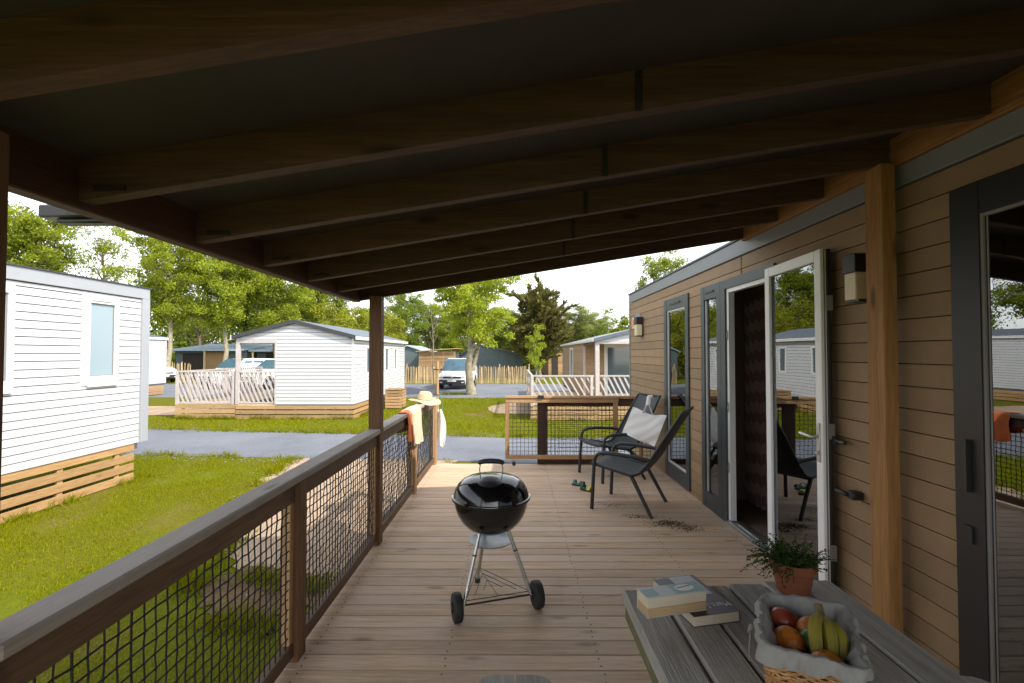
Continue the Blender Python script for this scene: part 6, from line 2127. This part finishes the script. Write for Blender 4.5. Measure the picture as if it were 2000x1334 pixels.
TM = {}
def tree(kind, var, leaf, bark, x, yy, h, name, label, wide=1.0, rot=0.0, group=None, z=GZ):
    key = (kind, var)
    if key not in TM:
        tb, v, H = tree_meshes(kind, 100 + var * 7 + len(kind))
        TM[key] = (tb, v, H, {})
    tb, v, H, cache = TM[key]
    ck = (leaf, bark)
    if ck not in cache:
        cm = np_mesh('crown', v, np.arange(len(v)), 4, M[leaf])
        cache[ck] = (tb.mesh('trunk', M[bark], 60), cm)
    tm, cm = cache[ck]
    o = thing(name, label, 'tree', (x, yy, z), group, rot)
    s = h / H
    o.scale = (s * wide, s * wide, s)
    for nm, me in (('trunk', tm), ('crown', cm)):
        c = bpy.data.objects.new(nm, me)
        col.objects.link(c)
        c.parent = o
        if nm == 'crown':
            c['kind'] = 'stuff'
    return o
ux = lambda u, d: (u - 1003) * d / 950.0
G1 = 'trees behind the white homes'
tree('round', 1, 'leaf_bright', 'bark_pale', ux(921, 25.3), 25.3, 6.9, 'broadleaf_tree', 'fresh green tree with a forked pale trunk by the parking road', 1.0, 0.3)
tree('spiky', 1, 'leaf_cypress', 'bark', ux(1052, 40), 40, 6.3, 'conifer', 'dark spiky conifer between the fence and the tan home', 1.2, 1.0)
tree('bush', 1, 'leaf_bright', 'bark_pale', ux(1047, 34.8), 35.2, 3.3, 'young_tree', 'young pale leaved tree in front of the dark conifer', 0.7, 0.0)
tree('broad', 1, 'leaf_mid', 'bark', ux(55, 37), 37, 12.9, 'broadleaf_tree', 'dense green tree rising over the far end of the white home', 1.0, 0.5, G1)
tree('airy', 1, 'leaf_grey', 'bark', ux(200, 45), 45, 14.0, 'airy_tree', 'thin grey green tree with open twigs against the sky', 1.0, 1.5, G1)
tree('broad', 2, 'leaf_bright', 'bark_pale', ux(326, 36), 36, 11.4, 'broadleaf_tree', 'bright green tree with a straight pale trunk behind the small white home', 0.85, 2.2, G1)
tree('broad', 1, 'leaf_mid', 'bark_pale', ux(434, 38), 38, 11.0, 'broadleaf_tree', 'mid green tree with a bare pale trunk left of the gabled home', 0.9, 3.6, G1)
tree('broad', 3, 'leaf_mid', 'bark', ux(545, 41), 41, 11.2, 'broadleaf_tree', 'full green tree directly behind the gabled home ridge', 1.05, 0.2, G1)
tree('airy', 2, 'leaf_mid', 'bark', ux(385, 50), 50, 13.5, 'airy_tree', 'open crowned green tree between the two pale trunks', 1.0, 0.7, G1)
tree('broad', 2, 'leaf_dark', 'bark', ux(480, 53), 53, 13.0, 'broadleaf_tree', 'darker tree filling the gap behind the two pale trunks', 1.1, 5.0, G1)
tree('broad', 3, 'leaf_mid', 'bark', ux(610, 50), 50, 10.5, 'broadleaf_tree', 'green tree behind the gabled home towards the canopy post', 1.1, 4.1, G1)
tree('droop', 1, 'leaf_yellow', 'bark', ux(672, 44), 44, 7.3, 'drooping_tree', 'yellow green drooping tree beside the canopy post', 1.05, 0.0, G1)
tree('droop', 2, 'leaf_yellow', 'bark', ux(752, 48), 48, 7.0, 'drooping_tree', 'yellowish tree just past the canopy post', 0.9, 2.0, G1)
tree('broad', 1, 'leaf_dark', 'bark', ux(788, 52), 52, 8.4, 'broadleaf_tree', 'dark green tree to the right of the canopy post', 0.95, 1.9, G1)
tree('broad', 2, 'leaf_grey', 'bark', ux(838, 60), 60, 8.4, 'broadleaf_tree', 'hazy green tree left of the forked tree crown', 1.15, 0.9, G1)
tree('broad', 3, 'leaf_mid', 'bark', ux(885, 56), 56, 7.2, 'broadleaf_tree', 'green tree seen under the forked tree crown', 1.2, 2.9, G1)
tree('broad', 1, 'leaf_dark', 'bark', ux(985, 55), 55, 7.0, 'broadleaf_tree', 'dark green tree left of the spiky conifer', 1.2, 0.4, G1)
tree('broad', 2, 'leaf_grey', 'bark', ux(1132, 62), 62, 7.6, 'broadleaf_tree', 'pale green round tree right of the spiky conifer', 1.3, 3.0, G1)
tree('broad', 3, 'leaf_grey', 'bark', ux(1172, 66), 66, 7.0, 'broadleaf_tree', 'low pale green tree above the tan porch home roof', 1.2, 5.2, G1)
tree('bush', 1, 'leaf_bright', 'bark', ux(1216, 48), 48, 5.2, 'broadleaf_tree', 'small bright treetop beside the tan home corner', 1.0, 2.0, G1)
tree('round', 1, 'leaf_mid', 'bark', ux(1335, 46), 46, 10.2, 'broadleaf_tree', 'treetop peeking over the tan mobile home roof', 1.0, 4.0, G1)
for i, (u, d, h, kd, var, lf) in enumerate(((-60, 34, 12.5, 'broad', 3, 'leaf_mid'), (-260, 40, 13, 'broad', 2, 'leaf_mid'), (-520, 38, 12, 'airy', 1, 'leaf_grey'))):
    tree(kd, var, lf, 'bark', ux(u, d), d, h, 'broadleaf_tree', ['green tree mirrored in the glass beyond the long white home', 'tall green tree outside the canopy post', 'open grey green tree at the site edge', 'dark tree behind the thin grey green one'][i], 1.0, i * 1.3, G1)

# low wood behind everything: one mass of leaves with an uneven outline
g = np.random.default_rng(77)
n = 120000
x = g.uniform(-62, 22, n)
top = 5.2 + 1.6 * np.sin(x * 0.21) + 1.1 * np.sin(x * 0.63 + 1) + 0.6 * np.sin(x * 1.7)
top = np.where(x > 4, top * 0.8, top) + 3.6 * np.clip((-18 - x) / 12, 0, 1)
z = GZ + top * g.uniform(0, 1, n) ** 0.8
yy = 68 + 3.0 * np.sin(x * 0.5) + g.normal(0, 1.5, n) - (top - z) * 0.5
cc = np.stack([x, yy, z], 1)
dd = g.normal(0, 1, (n, 3))
dd /= np.linalg.norm(dd, axis=1)[:, None]
nn = g.normal(0, 0.8, (n, 3))
nn[:, 2] += 0.7
nn[:, 1] -= 0.4
uu = np.cross(dd, nn)
uu /= np.linalg.norm(uu, axis=1)[:, None] + 1e-9
ll = g.uniform(0.2, 0.5, n)[:, None]
v = np.stack([cc, cc + dd * ll * 0.5 + uu * ll * 0.4, cc + dd * ll, cc + dd * ll * 0.5 - uu * ll * 0.4], 1).reshape(-1, 3)
o = bpy.data.objects.new('treeline', np_mesh('treeline', v, np.arange(len(v)), 4, M['leaf_dark']))
col.objects.link(o)
stuff(o, 'dark green wood closing the view behind the cabins', 'woodland')

# ------------------------------------------------------------------ staked sapling beyond the railing
sp_ = thing('sapling', 'bare young sapling tied to a stake beyond the straw hat', 'sapling', (-2.92, 18.0, GZ))
q = random.Random(3)
pts = [(0.02 * math.sin(i * 1.3) - 0.012 * i, 0.0, 0.42 * i) for i in range(10)]
MB().tube(pts, [0.035 - 0.0029 * i for i in range(10)], 7).build('trunk', M['bark'], sp_, 60)
mb = MB()
for i in range(9):
    p = Vector(pts[5 + i // 3])
    a = q.uniform(0, 6.28)
    mb.tube([p, p + Vector((0.12 * math.cos(a), 0.1 * math.sin(a), 0.25)), p + Vector((0.17 * math.cos(a), 0.15 * math.sin(a), 0.5))], [0.008, 0.006, 0.003], 5)
mb.build('twig', M['bark'], sp_, 60)
stake = thing('stake', 'round wooden stake beside the bare sapling', 'stake', (-2.80, 17.95, GZ))
MB().tube([(0, 0, 0), (0, 0, 1.86)], 0.045, 10).build('pole', M['rail_z'], stake, 60)
mb = MB()
for z in (0.62, 1.55):
    mb.tube([(-0.15, 0.09, z), (-0.05, -0.055, z), (0.055, -0.03, z), (0.04, 0.06, z), (-0.15, 0.09, z + 0.01)], 0.02, 6)
mb.build('tie', M['rubber'], stake, 60)
